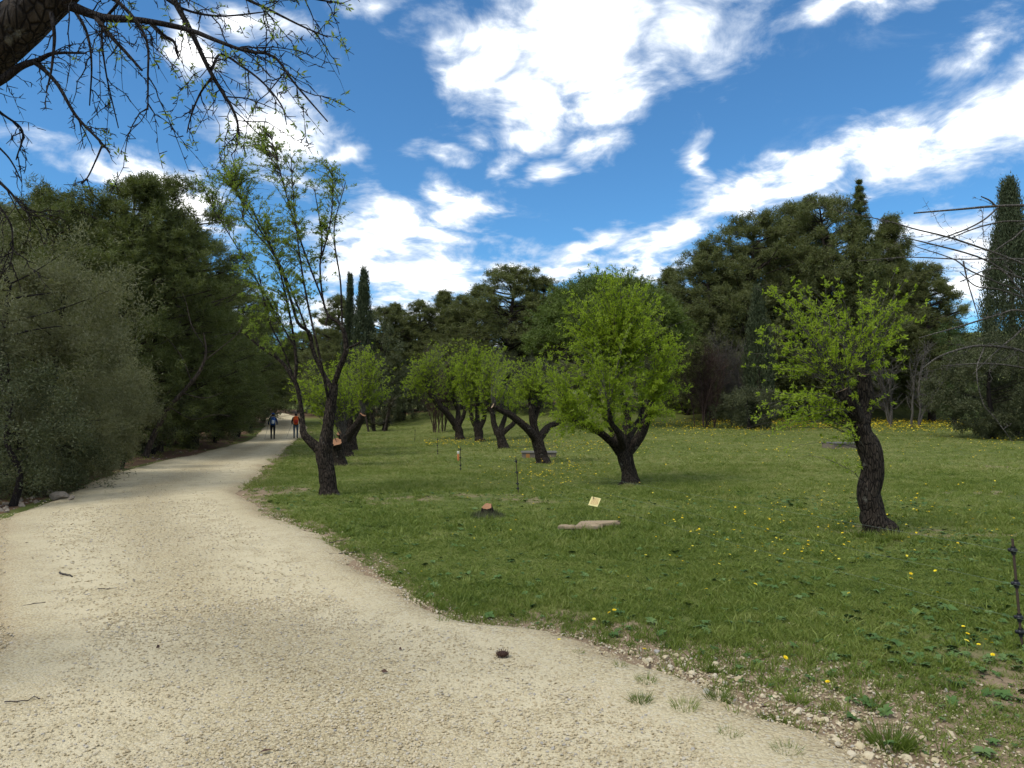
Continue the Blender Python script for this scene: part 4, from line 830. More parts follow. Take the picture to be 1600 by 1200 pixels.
# olives and shrubs beside the path
def olive(px, pyt, D, R, label, seed, n, tall=.5, low=.06, tufts=13, per=22, L=.088, Wd=.021, dx=0, leafmat='olive', name='olive_tree', barkmat='dark_twig', cat='tree', group=None, spread=.5, cr=.22):
    rng = np.random.default_rng(seed); b = at_px(px, D); H = ztop(px, pyt, D) - b[2]; d = rand_dir(rng, n); q = rng.uniform(.45, 1, n)[:, None] ** .5
    c = d * q * np.array([R, R, H * (1 - low) / 2]) + np.array([dx, 0, H * (1 + low) / 2]); lob = 1 + .16 * np.sin(np.arctan2(d[:, 1], d[:, 0]) * 3 + d[:, 2] * 4); c[:, :2] *= lob[:, None]; c[:, 2] = np.maximum(c[:, 2], .25)
    return clump_tree(name, seed, [(0, 0, -.2), (.1, .1, H * .2), (-.1, 0, H * .45), (0, 0, H * .7)], [R * .07, R * .055, R * .035, R * .012], c, R * cr * rng.uniform(.6, 1.3, n), tufts, per, L, Wd, leafmat, barkmat, needle=False, flat=1.0, up=.35, spread=spread, tuftlen=.34, label=label, loc=b, limb_r=R * .012, cat=cat, group=group, limbs_frac=.16, twigs=False, soft=.28)
olive(10, 303, 14.2, 2.3, 'large grey-green olive at the left edge, tallest of the olives', 401, 125, tufts=22, per=24, cr=.27, low=-.1)
olive(92, 398, 16.6, 1.75, 'rounded silvery olive leaning out beside the path, right of the tallest olive', 402, 110, tufts=22, per=23, cr=.27, low=-.1)
olive(190, 555, 20.5, .85, 'small olive bush between the silvery olive and the slanting dead trunk', 403, 60, tufts=12)
olive(20, 560, 12.6, 1.05, 'low dark bush under the tallest olive', 404, 60, leafmat='oak', name='holm_oak_bush', L=.05, Wd=.024, cat='bush')
SH = []
olive(75, 610, 14.6, .85, 'low dark bush on the verge under the rounded silvery olive', 405, 50, leafmat='oak', name='holm_oak_bush', L=.06, Wd=.03, cat='bush', low=-.2)
olive(132, 618, 18.2, .95, 'low dark bush on the verge between the silvery olive and the small olive bush', 406, 50, leafmat='oak', name='holm_oak_bush', L=.06, Wd=.03, cat='bush', low=-.2)
def shrub(px, pyt, D, R, label, seed, leafmat='oak', n=45, L=.09, Wd=.035, tufts=10, per=18, low=0.0, name='bush', **kw):
    return olive(px, pyt, D, R, label, seed, n, low=low, tufts=tufts, per=per, L=L, Wd=Wd, leafmat=leafmat, name=name, cat='bush', **kw)
sa = [('dark evergreen bush behind the foot of the slanting dead trunk', 238, 590, 27, 1.5), ('dark bush under the round-topped pine, left of the path', 300, 570, 33, 1.8), ('dark bush beside the path, below the lower pine', 335, 575, 40, 1.8),
      ('dark bush just left of the hiker in blue', 372, 585, 50, 2.0), ('dark bush where the path disappears', 412, 600, 66, 2.2), ('dark bush at the edge of the left wood, left of the small olive', 150, 600, 22, 1.4), ('dark bush beyond the path end, behind the hiker with the orange rucksack', 496, 590, 76, 2.6)]
for i, (lb, px, py, D, R) in enumerate(sa): shrub(px, py, D, R, lb, 410 + i, group='dark bushes along the left of the path', L=.07 + D * .001, Wd=.03 + D * .0006)
shrub(392, 572, 57, 1.5, 'pale-flecked bush lit at the top, left of the path bend', 420, 'olive')
shrub(600, 505, 62, 2.5, 'dark holm oak standing right of the cypresses', 421, 'oak', 90, .14, .07, name='holm_oak')
shrub(1548, 522, 39, 2.7, 'big dark juniper-like bush at the right edge of the meadow', 422, 'shrub', 170, .16, .05, 12, 20)
shrub(1490, 505, 55, 2.4, 'light green bush left of the tall right-hand cypress', 423, 'fresh', 70, .12, .05)
shrub(1168, 606, 47.5, 2.1, 'low olive-green bush on the meadow edge below the slim cypress', 424, 'shrub', 80, .14, .045)
shrub(1425, 575, 76, 3.6, 'black-green hedge bush in the gap behind the bank', 425, 'oak', 70, .16, .07)
ub = [(630, 575, 66, 2.6), (665, 560, 72, 3.0), (720, 560, 70, 3.0), (775, 545, 68, 3.2), (835, 555, 66, 3.0), (905, 560, 63, 3.0), (1000, 560, 62, 3.0), (1062, 545, 64, 2.8), (1120, 540, 67, 3.0), (1225, 545, 66, 3.0), (1290, 540, 68, 3.2), (1350, 545, 67, 3.0), (1395, 560, 72, 3.0), (1470, 560, 68, 3.0)]
UBL = ['right of the yucca clump', 'left of the brown leafless shrub', 'above the leaning almond', 'above the dense almond', 'left of the broad almond crown', 'hidden behind the left half of the broad almond', 'hidden behind the right half of the broad almond', 'behind the small curved-stem almond', 'behind the grey leafless shrub', 'right of the slim cypress', 'behind the left of the crooked almond crown', 'behind the right of the crooked almond crown', 'behind the grey leafless small tree', 'left of the light green bush']
for i, (px, py, D, R) in enumerate(ub):
    lb = 'dull undergrowth bush below the back pines, ' + UBL[i]
    if i < 3: q = shrub(px, py, D, R, lb, 430 + i, ('shrub', 'oak', 'olive')[i], 70, .15, .06, group='undergrowth bushes below the back pines'); q['H'] = ztop(px, py, D) - q.location.z; SH.append(q)
    else:
        s_ = SH[i % 3]; b = at_px(px, D); k = (ztop(px, py, D) - b[2]) / s_['H']; copy_tree(s_, b, i * 1.7, (k, k, k), lb, 'undergrowth bushes below the back pines')

def slanting_trunk():
    rng = np.random.default_rng(450); D = 25.2; b = at_px(226, D); S = D / FPX; root = empty('dead_tree', b, 'thin dead trunk slanting to the right out of the dark bushes left of the path', 'tree', None); mb = MB(); W3 = lambda px, py, dd=0: P(px, py, D + dd) - b
    limb(mb, [np.array([0, 0, -.15]), W3(240, 680), W3(262, 640), W3(292, 606), W3(312, 580), W3(322, 550), W3(318, 520)], [5 * S, 4 * S, 3.6 * S, 3.2 * S, 2.4 * S, 1.6 * S, .7 * S], rng, K=30, S=10); mb.build('trunk', M['pine_bark'], root)
    tw = MB()
    for a, c_ in (((265, 636), [(300, 655), (335, 648), (360, 650)]), ((300, 600), [(285, 560), (262, 530), (240, 520)]), ((318, 565), [(350, 540), (372, 520), (380, 500)]), ((285, 614), [(320, 622), (350, 612)]), ((250, 660), [(225, 640), (200, 632)]), ((322, 545), [(300, 510), (290, 470), (275, 440)])):
        limb(tw, [W3(*a)] + [W3(q[0], q[1], rng.normal(0, .3)) for q in c_], [1.0 * S, .7 * S, .3 * S], rng, K=12, S=5)
    tw.build('dead_branches', M['pine_bark'], root)
slanting_trunk()

# cypresses: dense columns of upright sprays
def cypress(px, pyt, D, wpx, label, seed, n, L, Wd, taper=1.25):
    rng = np.random.default_rng(seed); b = at_px(px, D); H = ztop(px, pyt, D) - b[2]; R = wpx * D / FPX / 2; root = empty('cypress_tree', b, label, 'tree', 'cypresses'); mb = MB()
    limb(mb, [(0, 0, -.1), (0, 0, H * .5), (0, 0, H * .95)], [R * .14, R * .09, R * .02], rng, K=14, S=8); mb.build('trunk', M['pine_bark'], root)
    ns = n // 26; t = rng.uniform(0, 1, ns) ** .9; prof = np.clip(np.sin(np.pi * np.clip(t * .72 + .26, 0, 1)) ** taper, .04, 1); an = rng.uniform(0, 6.28, ns); rr = R * prof * (.78 + .22 * rng.uniform(0, 1, ns)) * (1 + .10 * np.sin(an * 6 + t * 30)); sp = np.c_[rr * np.cos(an), rr * np.sin(an), t * H * .96 + .2]
    ax = nrm(np.c_[np.cos(an) * .25, np.sin(an) * .25, np.ones(ns)]); q = np.repeat(sp, 26, 0); a = np.repeat(ax, 26, 0); N = len(q); q = q + a * (rng.uniform(-.5, .5, N) * L * 5)[:, None] + rng.normal(0, R * .10, (N, 3)); d = a + rand_dir(rng, N) * .45
    lf = MB(); needles(lf, q, d, L * rng.uniform(.6, 1.3, N), Wd * rng.uniform(.7, 1.3, N), rng, np.repeat(rng.uniform(0, 1, ns), 26) * .65 + rng.uniform(0, .35, N)); tag(lf.build('crown', M['cypress'], root, smooth=False), kind='stuff')
cypress(1586, 279, 42, 84, 'tall dark cypress column at the right edge', 501, 78000, .16, .056)
cypress(567, 420, 64, 34, 'thicker of the two dark cypresses behind the left tree', 502, 26000, .24, .07)
cypress(545, 428, 66, 20, 'slimmer of the two dark cypresses behind the left tree', 503, 16000, .24, .06)
cypress(1186, 455, 49, 44, 'slim dull cypress in front of the right-hand pines', 504, 26000, .2, .055)

# ------------------------------------------------------------------ leafless shrubs, yucca
def bare_shrub(px, pyt, D, wpx, label, seed, twig, nst=14, nb=26, r=.016):
    rng = np.random.default_rng(seed); b = at_px(px, D); H = ztop(px, pyt, D) - b[2]; Wm = wpx * D / FPX / 2; root = empty('bare_shrub', b, label, 'shrub', None); T = np.c_[rng.uniform(-Wm, Wm, nst), rng.uniform(-Wm, Wm, nst) * .7, H * rng.uniform(.65, 1, nst)]
    C, Ls = grow_shoots(rng, np.c_[rng.uniform(-.4, .4, (6, 2)) * Wm, np.full(6, .02)], np.tile([[0, 0, 1.]], (6, 1)), T, .4, .12, 10); mb = MB(); mb.add(*tubes(C, r * 1.6 * np.linspace(1, .3, 10)[None] * np.ones((nst, 1)), 6)); st = mb.build('stems', M[twig], root)
    q, tg, i, u = along(rng, C, nst * nb, .2, 1, 1, Ls); n = len(q); d = nrm(tg + rand_dir(rng, n) * .8 + [0, 0, .2]); ln = H * .32 * rng.uniform(.3, 1, n); t = np.linspace(0, 1, 6)[None, :, None]; C2 = q[:, None] + d[:, None] * ln[:, None, None] * t; C2[:, 1:] += np.cumsum(rng.normal(0, 1, (n, 5, 3)), axis=1) * (.05 * ln)[:, None, None]
    mb = MB(); mb.add(*tubes(C2, r * .55 * np.linspace(1, .35, 6)[None] * np.ones((n, 1)), 3)); q, tg, i, u = along(rng, C2, n * 3, .2, 1); m = len(q); d = nrm(tg + rand_dir(rng, m) * .9); ln = H * .15 * rng.uniform(.3, 1, m); t3 = np.linspace(0, 1, 3)[None, :, None]
    mb.add(*tubes(q[:, None] + d[:, None] * ln[:, None, None] * t3, r * .3 * np.array([[1, .8, .5]]) * np.ones((m, 1)), 3)); tag(mb.build('twigs', M[twig], root), kind='stuff')
bare_shrub(682, 560, 52, 62, 'brown leafless shrub behind the leaning almond', 601, 'red_twig', 16, 30, .022)
bare_shrub(1100, 555, 49, 80, 'reddish leafless shrub right of the broad almond', 602, 'red_twig', 16, 36, .022)
bare_shrub(1148, 535, 50, 70, 'grey leafless shrub left of the slim cypress', 603, 'grey_twig', 16, 36, .022)
bare_shrub(1420, 545, 49, 100, 'grey leafless small tree beyond the crooked almond', 604, 'grey_twig', 9, 20, .05)
def yucca():
    rng = np.random.default_rng(610); b = G(590, 674); D = b[1]; root = empty('yucca_plant', b, 'dark spiky yucca clump at the far edge of the lawn', 'plant', None); lf = MB(); st = MB(); S = D / FPX
    for k in range(9):
        bx = rng.uniform(-26, 26) * S; by = rng.uniform(-.6, .6); h = rng.uniform(8, 58) * S; limb(st, [(bx * .6, by, -.1), (bx, by, h)], [.09, .07], rng, K=6, S=8); n = 90; d = rand_dir(rng, n) + [0, 0, .35]; L = rng.uniform(.5, .85, n)
        needles(lf, np.tile([[bx, by, h]], (n, 1)) + rng.normal(0, .06, (n, 3)), d, L, .055, rng)
    st.build('stem', M['pine_bark'], root); lf.build('blades', M['yucca'], root, smooth=False)
yucca()

# ------------------------------------------------------------------ small things on the lawn
def low_stump():
    rng = np.random.default_rng(701); b = G(762, 808); D = b[1]; S = D / FPX; root = empty('tree_stump', b, 'low sawn stump with an orange cut face in a grass mound', 'stump', None); mb = MB(); cap = MB()
    limb(mb, [(0, .05, -.08), (0, .02, .08), (-.005, -.03, .17)], [.15, .10, .075], rng, K=8, S=14, cap=cap); mb.build('trunk', M['almond_bark'], root); cap.build('cut_face', M['cut_wood'], root, smooth=False)
    g = MB(); n = 1500; an = rng.uniform(0, 6.28, n); r = .09 + .20 * rng.uniform(0, 1, n); q = np.c_[r * np.cos(an), r * np.sin(an), np.zeros(n)]; d = np.c_[-np.cos(an) * .35, -np.sin(an) * .35, np.full(n, .9)] + rand_dir(rng, n) * .35
    needles(g, q, d, rng.uniform(.06, .17, n) * np.clip(1.5 - r * 3.4, .4, 1), .007, rng); tag(g.build('grass_mound', M['shrub'], root, smooth=False), kind='stuff')
low_stump()
def slab(name, label, c, pts, th, seed, m='slab_stone', tilt=(0, 0), z=.03, cat='slab'):
    rng = np.random.default_rng(seed); p = np.array(pts, float); n = len(p); fine = []
    for i in range(n):
        for k in range(5): fine.append(p[i] * (1 - k / 5) + p[(i + 1) % n] * (k / 5))
    p = np.array(fine); p += rng.normal(0, .012, p.shape); n = len(p); rings = [(1.0, 0), (1.03, th * .3), (1.02, th * .75), (.965, th)]; V = []
    for s, h in rings: V.append(np.c_[p * s, np.full(n, h) + rng.normal(0, .003, n)])
    V.append(np.c_[p * .5, np.full(n, th) + rng.normal(0, .006, n)]); V.append(np.array([[p[:, 0].mean(), p[:, 1].mean(), th]])); V = np.vstack(V); V[:, 2] += V[:, 0] * tilt[0] + V[:, 1] * tilt[1]
    F = []
    for k in range(4): F += [[k * n + i, k * n + (i + 1) % n, (k + 1) * n + (i + 1) % n, (k + 1) * n + i] for i in range(n)]
    mb = MB(); mb.add(V, F); mb.F.append(np.array([[4 * n + i, 4 * n + (i + 1) % n, 5 * n] for i in range(n)])); mb.A.append(np.full(n, .5)); mb.M.append(np.zeros(n))
    o = mb.build(name, M[m], None, (c[0], c[1], c[2] + z), smooth=False); return tag(o, label, cat)
c = G(922, 829)
slab('stone_slab', 'flat pale stone slab lying in the grass, nearest one', c + np.array([0, .02, 0]), [(-.22, -.10), (.08, -.14), (.17, .0), (.08, .22), (-.10, .22)], .05, 711, z=.035, tilt=(.02, .05))
slab('stone_slab', 'flat grey stone slab behind and right of the nearest slab', c + np.array([.15, .24, 0]), [(-.18, -.12), (.26, -.02), (.30, .08), (-.16, .16)], .05, 712, z=.03, tilt=(.03, .03))
slab('stone_slab', 'small thin stone left of the nearest slab', c + np.array([-.30, .06, 0]), [(-.13, -.06), (.08, -.08), (.10, .08), (-.09, .09)], .04, 713, z=.02)
def sign():
    b = G(926, 800); D = b[1]; S = D / FPX; root = empty('small_sign', b, 'small tilted yellow sign on a thin stake in the lawn', 'sign', None)
    mb = MB(); mb.add(*tubes(np.array([[[0, .01, -.1], [.01, .012, .12], [.02, .016, .25]]]), np.full((1, 3), .005), 6)); mb.build('stake', M['post_brown'], root)
    w, h = .158, .165; pl = MB(); u = nrm(np.array([.975, 0, -.20])); v = nrm(np.array([.42, .45, .80])); n = nrm(np.cross(u, v)); c = P(929, 784, D) - b; V = []
    for zz in (0, .004): V += [c + n * zz + u * a * w / 2 + v * e * h / 2 for a, e in ((-1, -1), (1, -1), (1, 1), (-1, 1))]
    pl.add(V, [[3, 2, 1, 0], [4, 5, 6, 7], [0, 1, 5, 4], [1, 2, 6, 5], [2, 3, 7, 6], [3, 0, 4, 7]]); pn = pl.build('panel', M['sign_yellow'], root, smooth=False)
    tx = MB(); rng = np.random.default_rng(5); nn = n * (-1 if n[1] > 0 else 1); off = nn * .002 if n[1] > 0 else nn * .0; base = c + (n * .004 if n[1] < 0 else 0 * n) + nn * .0015
    for row in range(6):
        x = -.36
        while x < .34:
            ln = rng.uniform(.05, .14); e = .34 - row * .13; q = [base + u * (x + a * ln) * w + v * (e + bb * .055) * h for a, bb in ((0, 0), (1, 0), (1, 1), (0, 1))]; tx.add(q, [[0, 1, 2, 3]]); x += ln + .035
    tx.build('lettering', M['sign_red'], pn, smooth=False)
sign()
def trough(c, w, d, h, label, seed, rz=0.0, patch=True):
    rng = np.random.default_rng(seed); root = empty('stone_trough', c, label, 'trough', None); root.rotation_euler = (0, 0, rz); t = .09
    for (x, y, sx, sy) in ((0, -d / 2 + t / 2, w, t), (0, d / 2 - t / 2, w, t), (-w / 2 + t / 2, 0, t, d - 2 * t - .004), (w / 2 - t / 2, 0, t, d - 2 * t - .004)):
        mb = MB(); box_mesh(mb, (x, y, h / 2 - .05), (sx, sy, h + .1)); o = mb.build('side_wall', M['trough_stone'], root, smooth=False); bv = o.modifiers.new('b', 'BEVEL'); bv.width = .015; bv.segments = 2
    mb = MB(); box_mesh(mb, (0, 0, .05), (w - 2 * t - .01, d - 2 * t - .01, .06)); mb.build('floor', M['trough_stone'], root, smooth=False)
    for (x, y, sx, sy) in ((0, -d / 2 + t / 2, w + .06, t + .06), (0, d / 2 - t / 2, w + .06, t + .06)):
        mb = MB(); box_mesh(mb, (x, y, h + .028), (sx, sy, .05)); o = mb.build('rim_stone', M['rim_stone'], root, smooth=False)
    if patch:
        mb = MB(); box_mesh(mb, (-w / 2 + .22, -d / 2 - .006, h / 2 - .01), (.14, .012, h - .03)); mb.build('rust_stain_plate', M['rust_patch'], root, smooth=False)
b = G(846, 718); trough(b + np.array([-.05, 1.2, 0]), 1.3, .7, .19, 'low stone trough behind the pollard with the sawn limb', 721)
b = G(1312, 700); trough(b, 1.3, .8, .22, 'low stone basin in the meadow behind the crooked almond', 722, .25, False)

# electric fence
POSTS = [(1590, 1010, 'nearest black-knobbed electric fence post at the right edge', 150), (810, 771, 'thin electric fence post in the lawn left of the broad almond', 52), (720, 738, 'thin electric fence post carrying an orange and white gate handle', 44), (684, 712, 'thin electric fence post left of the one with the gate handle', 30), (648, 690, 'farthest thin electric fence post, by the lawn edge', 18)]
pp = [G(1597, 1012), G(810, 771), G(720, 738), G(684, 713), G(648, 690)]; KN = [.66, .43, .20, .10]; TOPS = []
for i, (q, c) in enumerate(zip(POSTS, pp)):
    rng = np.random.default_rng(730 + i); root = empty('fence_post', c, q[2], 'fence post', 'electric fence posts'); lean = np.array([-.035, .01]) if i == 0 else np.array([-.05, 0]) if i == 1 else rng.normal(0, .02, 2); ax = lambda z: np.array([lean[0] * z / .72, lean[1] * z / .72, z]); mb = MB()
    mb.add(*tubes(np.array([[ax(-.15), ax(.2), ax(.5), ax(.74)]]), np.full((1, 4), .0085), 8)); mb.build('shaft', M['post_brown'], root); tp = []
    for z in KN:
        mb = MB(); V, F = ICO2; mb.add(V * [.026, .022, .022] + ax(z), F); mb.add(V * [.011, .012, .014] + ax(z) + [-.028, 0, .004], F); mb.add(*tubes(np.array([[ax(z - .028), ax(z + .028)]]), np.full((1, 2), .015), 8)); mb.build('insulator', M['black_plastic'], root); tp.append(c + ax(z) + [-.03, -.01, 0])
    TOPS.append(tp)
right_anchor = ground(5.6, 1.6)
for k, nm in enumerate(('uppermost', 'middle', 'lowest')):
    pts = [right_anchor + np.array([0, 0, KN[k]])] + [t[k] for t in TOPS]; fine = []
    for a, b_ in zip(pts[:-1], pts[1:]):
        for s in np.linspace(0, 1, 9)[:-1]: fine.append(a * (1 - s) + b_ * s - np.array([0, 0, .06 * s * (1 - s)]))
    fine.append(pts[-1]); mb = MB(); mb.add(*tubes(np.array([fine]), np.full((1, len(fine)), .0008), 4)); tag(mb.build('fence_wire', M['wire']), '%s thin wire of the electric fence strung between the posts' % nm, 'wire', 'electric fence wires')
def gate_handle():
    c = TOPS[2][0] + np.array([-.03, -.02, -.02]); root = empty('gate_handle', c, 'orange and white plastic gate handle hanging on the fence post', 'handle', None)
    for nm, z0, z1, r, m in (('grip', -.30, -.10, .030, 'orange_plastic'), ('collar', -.10, -.02, .034, 'white_plastic'), ('hook', -.02, .06, .008, 'black_plastic')):
        zs = np.linspace(z0, z1, 8); rr = r * (1 + .12 * np.cos(np.arange(8) * np.pi)); rr[0] *= .5; rr[-1] *= .6; mb = MB(); mb.add(*tubes(np.array([np.c_[np.zeros(8), np.zeros(8), zs]]), rr[None], 12)); mb.build(nm, M[m], root)
gate_handle()

# ------------------------------------------------------------------ stones, cone, sticks
def stones():
    rng = np.random.default_rng(800); src = []
    for i in range(6):
        mb = MB(); rock(mb, (0, 0, 0), (1, rng.uniform(.65, .9), rng.uniform(.5, .7)), rng, 2); src.append(mb.mesh('stone', M['stone'], False))
    rub = [m_.copy() for m_ in src]
    for m_ in rub: m_.materials[0] = M['rubble']
    def drop(n, gen, lab, grp, s0, s1, src=src):
        for i in range(n):
            x, y = gen(); s = s0 + (s1 - s0) * rng.uniform() ** 2; ins = bool(inside_path(np.array([x]), np.array([y]))[0]); o = link('stone', src[rng.integers(6)]); z = float(gz(x, y)) + (.02 if ins else 0)
            if x < -3: z += .16 * float(sm(edge_dist([x], [y], QL), .3, 1.6)[0]) * (not ins)
            o.location = (x, y, z + s * .2); o.rotation_euler = (rng.normal(0, .3), rng.normal(0, .3), rng.uniform(0, 6.28)); o.scale = (s, s, s); tag(o, lab, 'stone', grp)
    def g1():
        u = rng.uniform(); return 2.0 - 1.15 * u + rng.normal(0, .22), 3.2 + 1.5 * u + rng.normal(0, .14)
    drop(190, g1, 'loose pale limestone lump on the ragged path edge, bottom right', 'loose stones at the bottom right path edge', .009, .038)
    def g2():
        t = rng.uniform(0, 1) ** 1.3; k = np.interp(t, [0, 1], [10.2, 15]); j = np.abs(QL[:, 1] - k).argmin(); return QL[j, 0] - rng.uniform(.05, .75), QL[j, 1] + rng.normal(0, .15)
    drop(95, g2, 'rough grey stone in the rubble along the left side of the path', 'rubble stones along the left path edge', .03, .10, rub)
    def g3():
        k = rng.uniform(15, 34); j = np.abs(QL[:, 1] - k).argmin(); return QL[j, 0] - rng.uniform(.1, .9), QL[j, 1]
    drop(26, g3, 'pale stone on the brown verge farther along the left side of the path', 'stones on the far left verge', .04, .10, rub)
    for i, (px, py, s, lb) in enumerate([(92, 782, .26, 'largest grey-white boulder in the rubble at the left path edge'), (70, 776, .17, 'grey boulder left of the largest one at the left path edge'), (112, 784, .13, 'small grey boulder right of the largest one at the left path edge')]):
        c = G(px, py); o = link('boulder', rub[i]); o.location = c + np.array([0, 0, .07]); o.scale = (s, s * .8, s * .75); o.rotation_euler = (0, 0, i); tag(o, lb, 'boulder')
stones()
def pine_cone():
    rng = np.random.default_rng(820); c = G(785, 1034); root = empty('pine_cone', c + np.array([0, 0, .045]), 'brown pine cone lying on the gravel', 'pine cone', None); mb = MB(); V, F = ICO2; mb.add(V * [.040, .022, .020], F); mb.build('core', M['cone_brown'], root); sc = MB()
    for k in range(70):
        t = k / 70; an = k * 2.4; x = -.042 + .084 * t; r = .026 * math.sin(math.pi * (.12 + .8 * t)); n = np.array([.35, math.cos(an), math.sin(an)]); p = np.array([x, r * math.cos(an), r * math.sin(an)]); s = nrm(np.cross(n, [1, 0, 0])) * .008
        sc.add([p - s, p + s, p + nrm(n) * .012 + s * .7, p + nrm(n) * .012 - s * .7], [[0, 1, 2, 3]])
    sc.build('scales', M['cone_brown'], root, smooth=False)
pine_cone()
for i, (x0, y0, x1, y1, r, lb) in enumerate([(92, 901, 112, 906, .011, 'short dark stick lying on the path at left'), (37, 954, 70, 948, .006, 'thin twig near the left edge of the path'), (8, 1112, 62, 1100, .0035, 'long thin twig at the lower left of the path'), (514, 871, 558, 868, .006, 'thin straw-like twig near the right side of the path'), (152, 928, 178, 925, .004, 'fine twig left of the middle of the path'), (516, 852, 540, 848, .005, 'bent twig beside the grass edge of the path'), (140, 767, 160, 762, .008, 'dry twig at the far left side of the path')]):
    a, b_ = G(x0, y0), G(x1, y1); rng = np.random.default_rng(830 + i); t = np.linspace(0, 1, 7)[:, None]; p = a * (1 - t) + b_ * t + [0, 0, .034] + rng.normal(0, .004, (7, 3)); mb = MB(); mb.add(*tubes(p[None], np.linspace(r, r * .6, 7)[None], 6)); tag(mb.build('twig', M['stick']), lb, 'twig')
# tussocks growing in the gravel edge
def tussocks():
    rng = np.random.default_rng(840)
    spots = [(1000, 1105, .9, 'grass tuft standing alone on the gravel, leftmost of the bottom right tufts'), (1070, 1118, 1.0, 'grass tuft on the gravel beside the leftmost bottom right tuft'), (1125, 1100, 1.1, 'grass tuft among pale stones at the bottom right path edge'), (1140, 1160, .7, 'small green tuft near the bottom edge of the gravel'), (1010, 1075, .8, 'upper grass tuft on the gravel at the ragged path edge'), (1245, 1105, .9, 'grass tuft at the brown soil strip, bottom right'), (1390, 1172, 1.5, 'largest grey-green grass tussock at the bottom right'), (905, 1030, .5, 'tiny grass tuft near the pine cone'), (970, 1050, .6, 'small tuft between the cone and the stones'), (1230, 1190, .8, 'grass tuft at the bottom edge among stones'), (1352, 842, 1.6, 'tall grass on the left of the crooked almond trunk foot'), (1398, 845, 1.9, 'tall grass on the right of the crooked almond trunk foot'), (1375, 850, 1.5, 'tall grass right in front of the crooked almond trunk'), (983, 762, 1.4, 'tall grass at the foot of the broad almond trunk'), (515, 780, 1.2, 'tall grass at the foot of the tall left almond trunk')]
    for i, (px, py, s, lb) in enumerate(spots):
        c = G(px, py); mb = MB(); n = int(150 * s); an = rng.uniform(0, 6.28, n); r = .06 * s * np.sqrt(rng.uniform(0, 1, n)); q = np.c_[r * np.cos(an), r * np.sin(an), np.zeros(n)]; d = np.c_[np.cos(an), np.sin(an), rng.uniform(.5, 2.2, n)] + rand_dir(rng, n) * .4
        needles(mb, q, d, s * rng.uniform(.04, .10, n), .0042 * (1 if s < 1.2 else 1.6), rng); o = mb.build('grass_tuft', M['grass'], None, c + np.array([0, 0, .02]), smooth=False); tag(o, lb, 'grass tuft', 'grass tufts in the gravel edge')
tussocks()

# ------------------------------------------------------------------ yellow flowers
def flower_mesh(seed, h):
    r = np.random.default_rng(seed); mb = MB(); top = np.array([r.normal(0, .012), r.normal(0, .012), h]); mb.add(*tubes(np.array([[[0, 0, -.01], top * [.4, .4, .5], top]]), np.full((1, 3), .0016), 4), None, 1)
    for ring, (n, L, up) in enumerate(((11, .019, .25), (9, .014, .7), (5, .008, 1.5))):
        for k in range(n):
            an = 6.283 * k / n + ring * .3 + r.normal(0, .06); d = nrm(np.array([math.cos(an), math.sin(an), up])); s = np.array([-math.sin(an), math.cos(an), 0]) * .0042; mb.add([top, top + d * L * .5 + s, top + d * L, top + d * L * .5 - s], [[0, 1, 2, 3]])
    return mb.mesh('dandelion', [M['petal'], M['stem_green']], False)
def flowers():
    rng = np.random.default_rng(900); src = [flower_mesh(i, .05 + .02 * i) for i in range(4)]
    def one(x, y, s, lb, grp):
        o = link('dandelion', src[rng.integers(4)]); o.location = (x, y, float(gz(x, y))); o.scale = (s, s, s); o.rotation_euler = (rng.normal(0, .25), rng.normal(0, .25), rng.uniform(0, 6.28)); tag(o, lb, 'flower', grp)
    near = [(1507, 985), (1510, 992), (1512, 1000), (1530, 1008), (1535, 1012), (1512, 1022), (1551, 1006), (1555, 1030), (1397, 950), (1421, 905), (1425, 908), (1462, 932), (1465, 894), (1330, 928), (1218, 1040), (957, 960), (960, 966), (930, 977), (870, 1000), (1006, 1018), (1180, 928), (1118, 896), (1058, 912), (1105, 922), (1140, 905), (1232, 890), (658, 893), (980, 900), (1300, 1082)]
    for px, py in near: c = G(px, py + 8); one(c[0], c[1], rng.uniform(.8, 1.1), 'single yellow dandelion in the near grass on the right', 'near dandelions')
    k = 0
    while k < 190:
        px = rng.normal(1210, 90) if rng.uniform() < .5 else rng.uniform(690, 1590); py = rng.uniform(752, 890) if px > 1000 else rng.uniform(745, 850)
        c = G(px, py)
        if inside_path(c[:1], c[1:2])[0] or c[0] < -2: continue
        one(c[0], c[1], rng.uniform(.55, .95) * (1 + c[1] * .012), 'small yellow dandelion scattered in the middle of the lawn', 'lawn dandelions'); k += 1
    # carpets of flowers too far off to count
    X, Y = [], []
    for (px, py, sx, sy, n) in ((1230, 665, 140, 4, 1900), (1430, 666, 95, 6, 1700), (1130, 674, 80, 5, 350), (1560, 690, 50, 8, 120), (705, 694, 25, 3, 160), (800, 694, 40, 4, 160), (885, 738, 30, 10, 120), (830, 735, 40, 20, 120), (920, 700, 60, 8, 260), (1300, 700, 200, 14, 260), (1330, 810, 170, 30, 160)):
        for _ in range(n):
            c = G(rng.normal(px, sx), max(rng.normal(py, sy), 657)); X.append(c[0]); Y.append(c[1])
    x, y = np.array(X), np.array(Y); n = len(x); x += rng.normal(0, .2, n); y += rng.normal(0, .5, n); s = rng.uniform(.7, 1.1, n) * (1 + np.clip(y - 12, 0, 45) * .045)
    scatter('far_flowers', np.c_[x, y, gz(x, y)], np.c_[rng.normal(0, .3, n) - .0, rng.normal(0, .3, n), rng.uniform(0, 6.28, n)], np.c_[s, s, s], rng.integers(0, 4, n), src, 'carpet of tiny yellow flowers in the far meadow', 'flowers')
flowers()

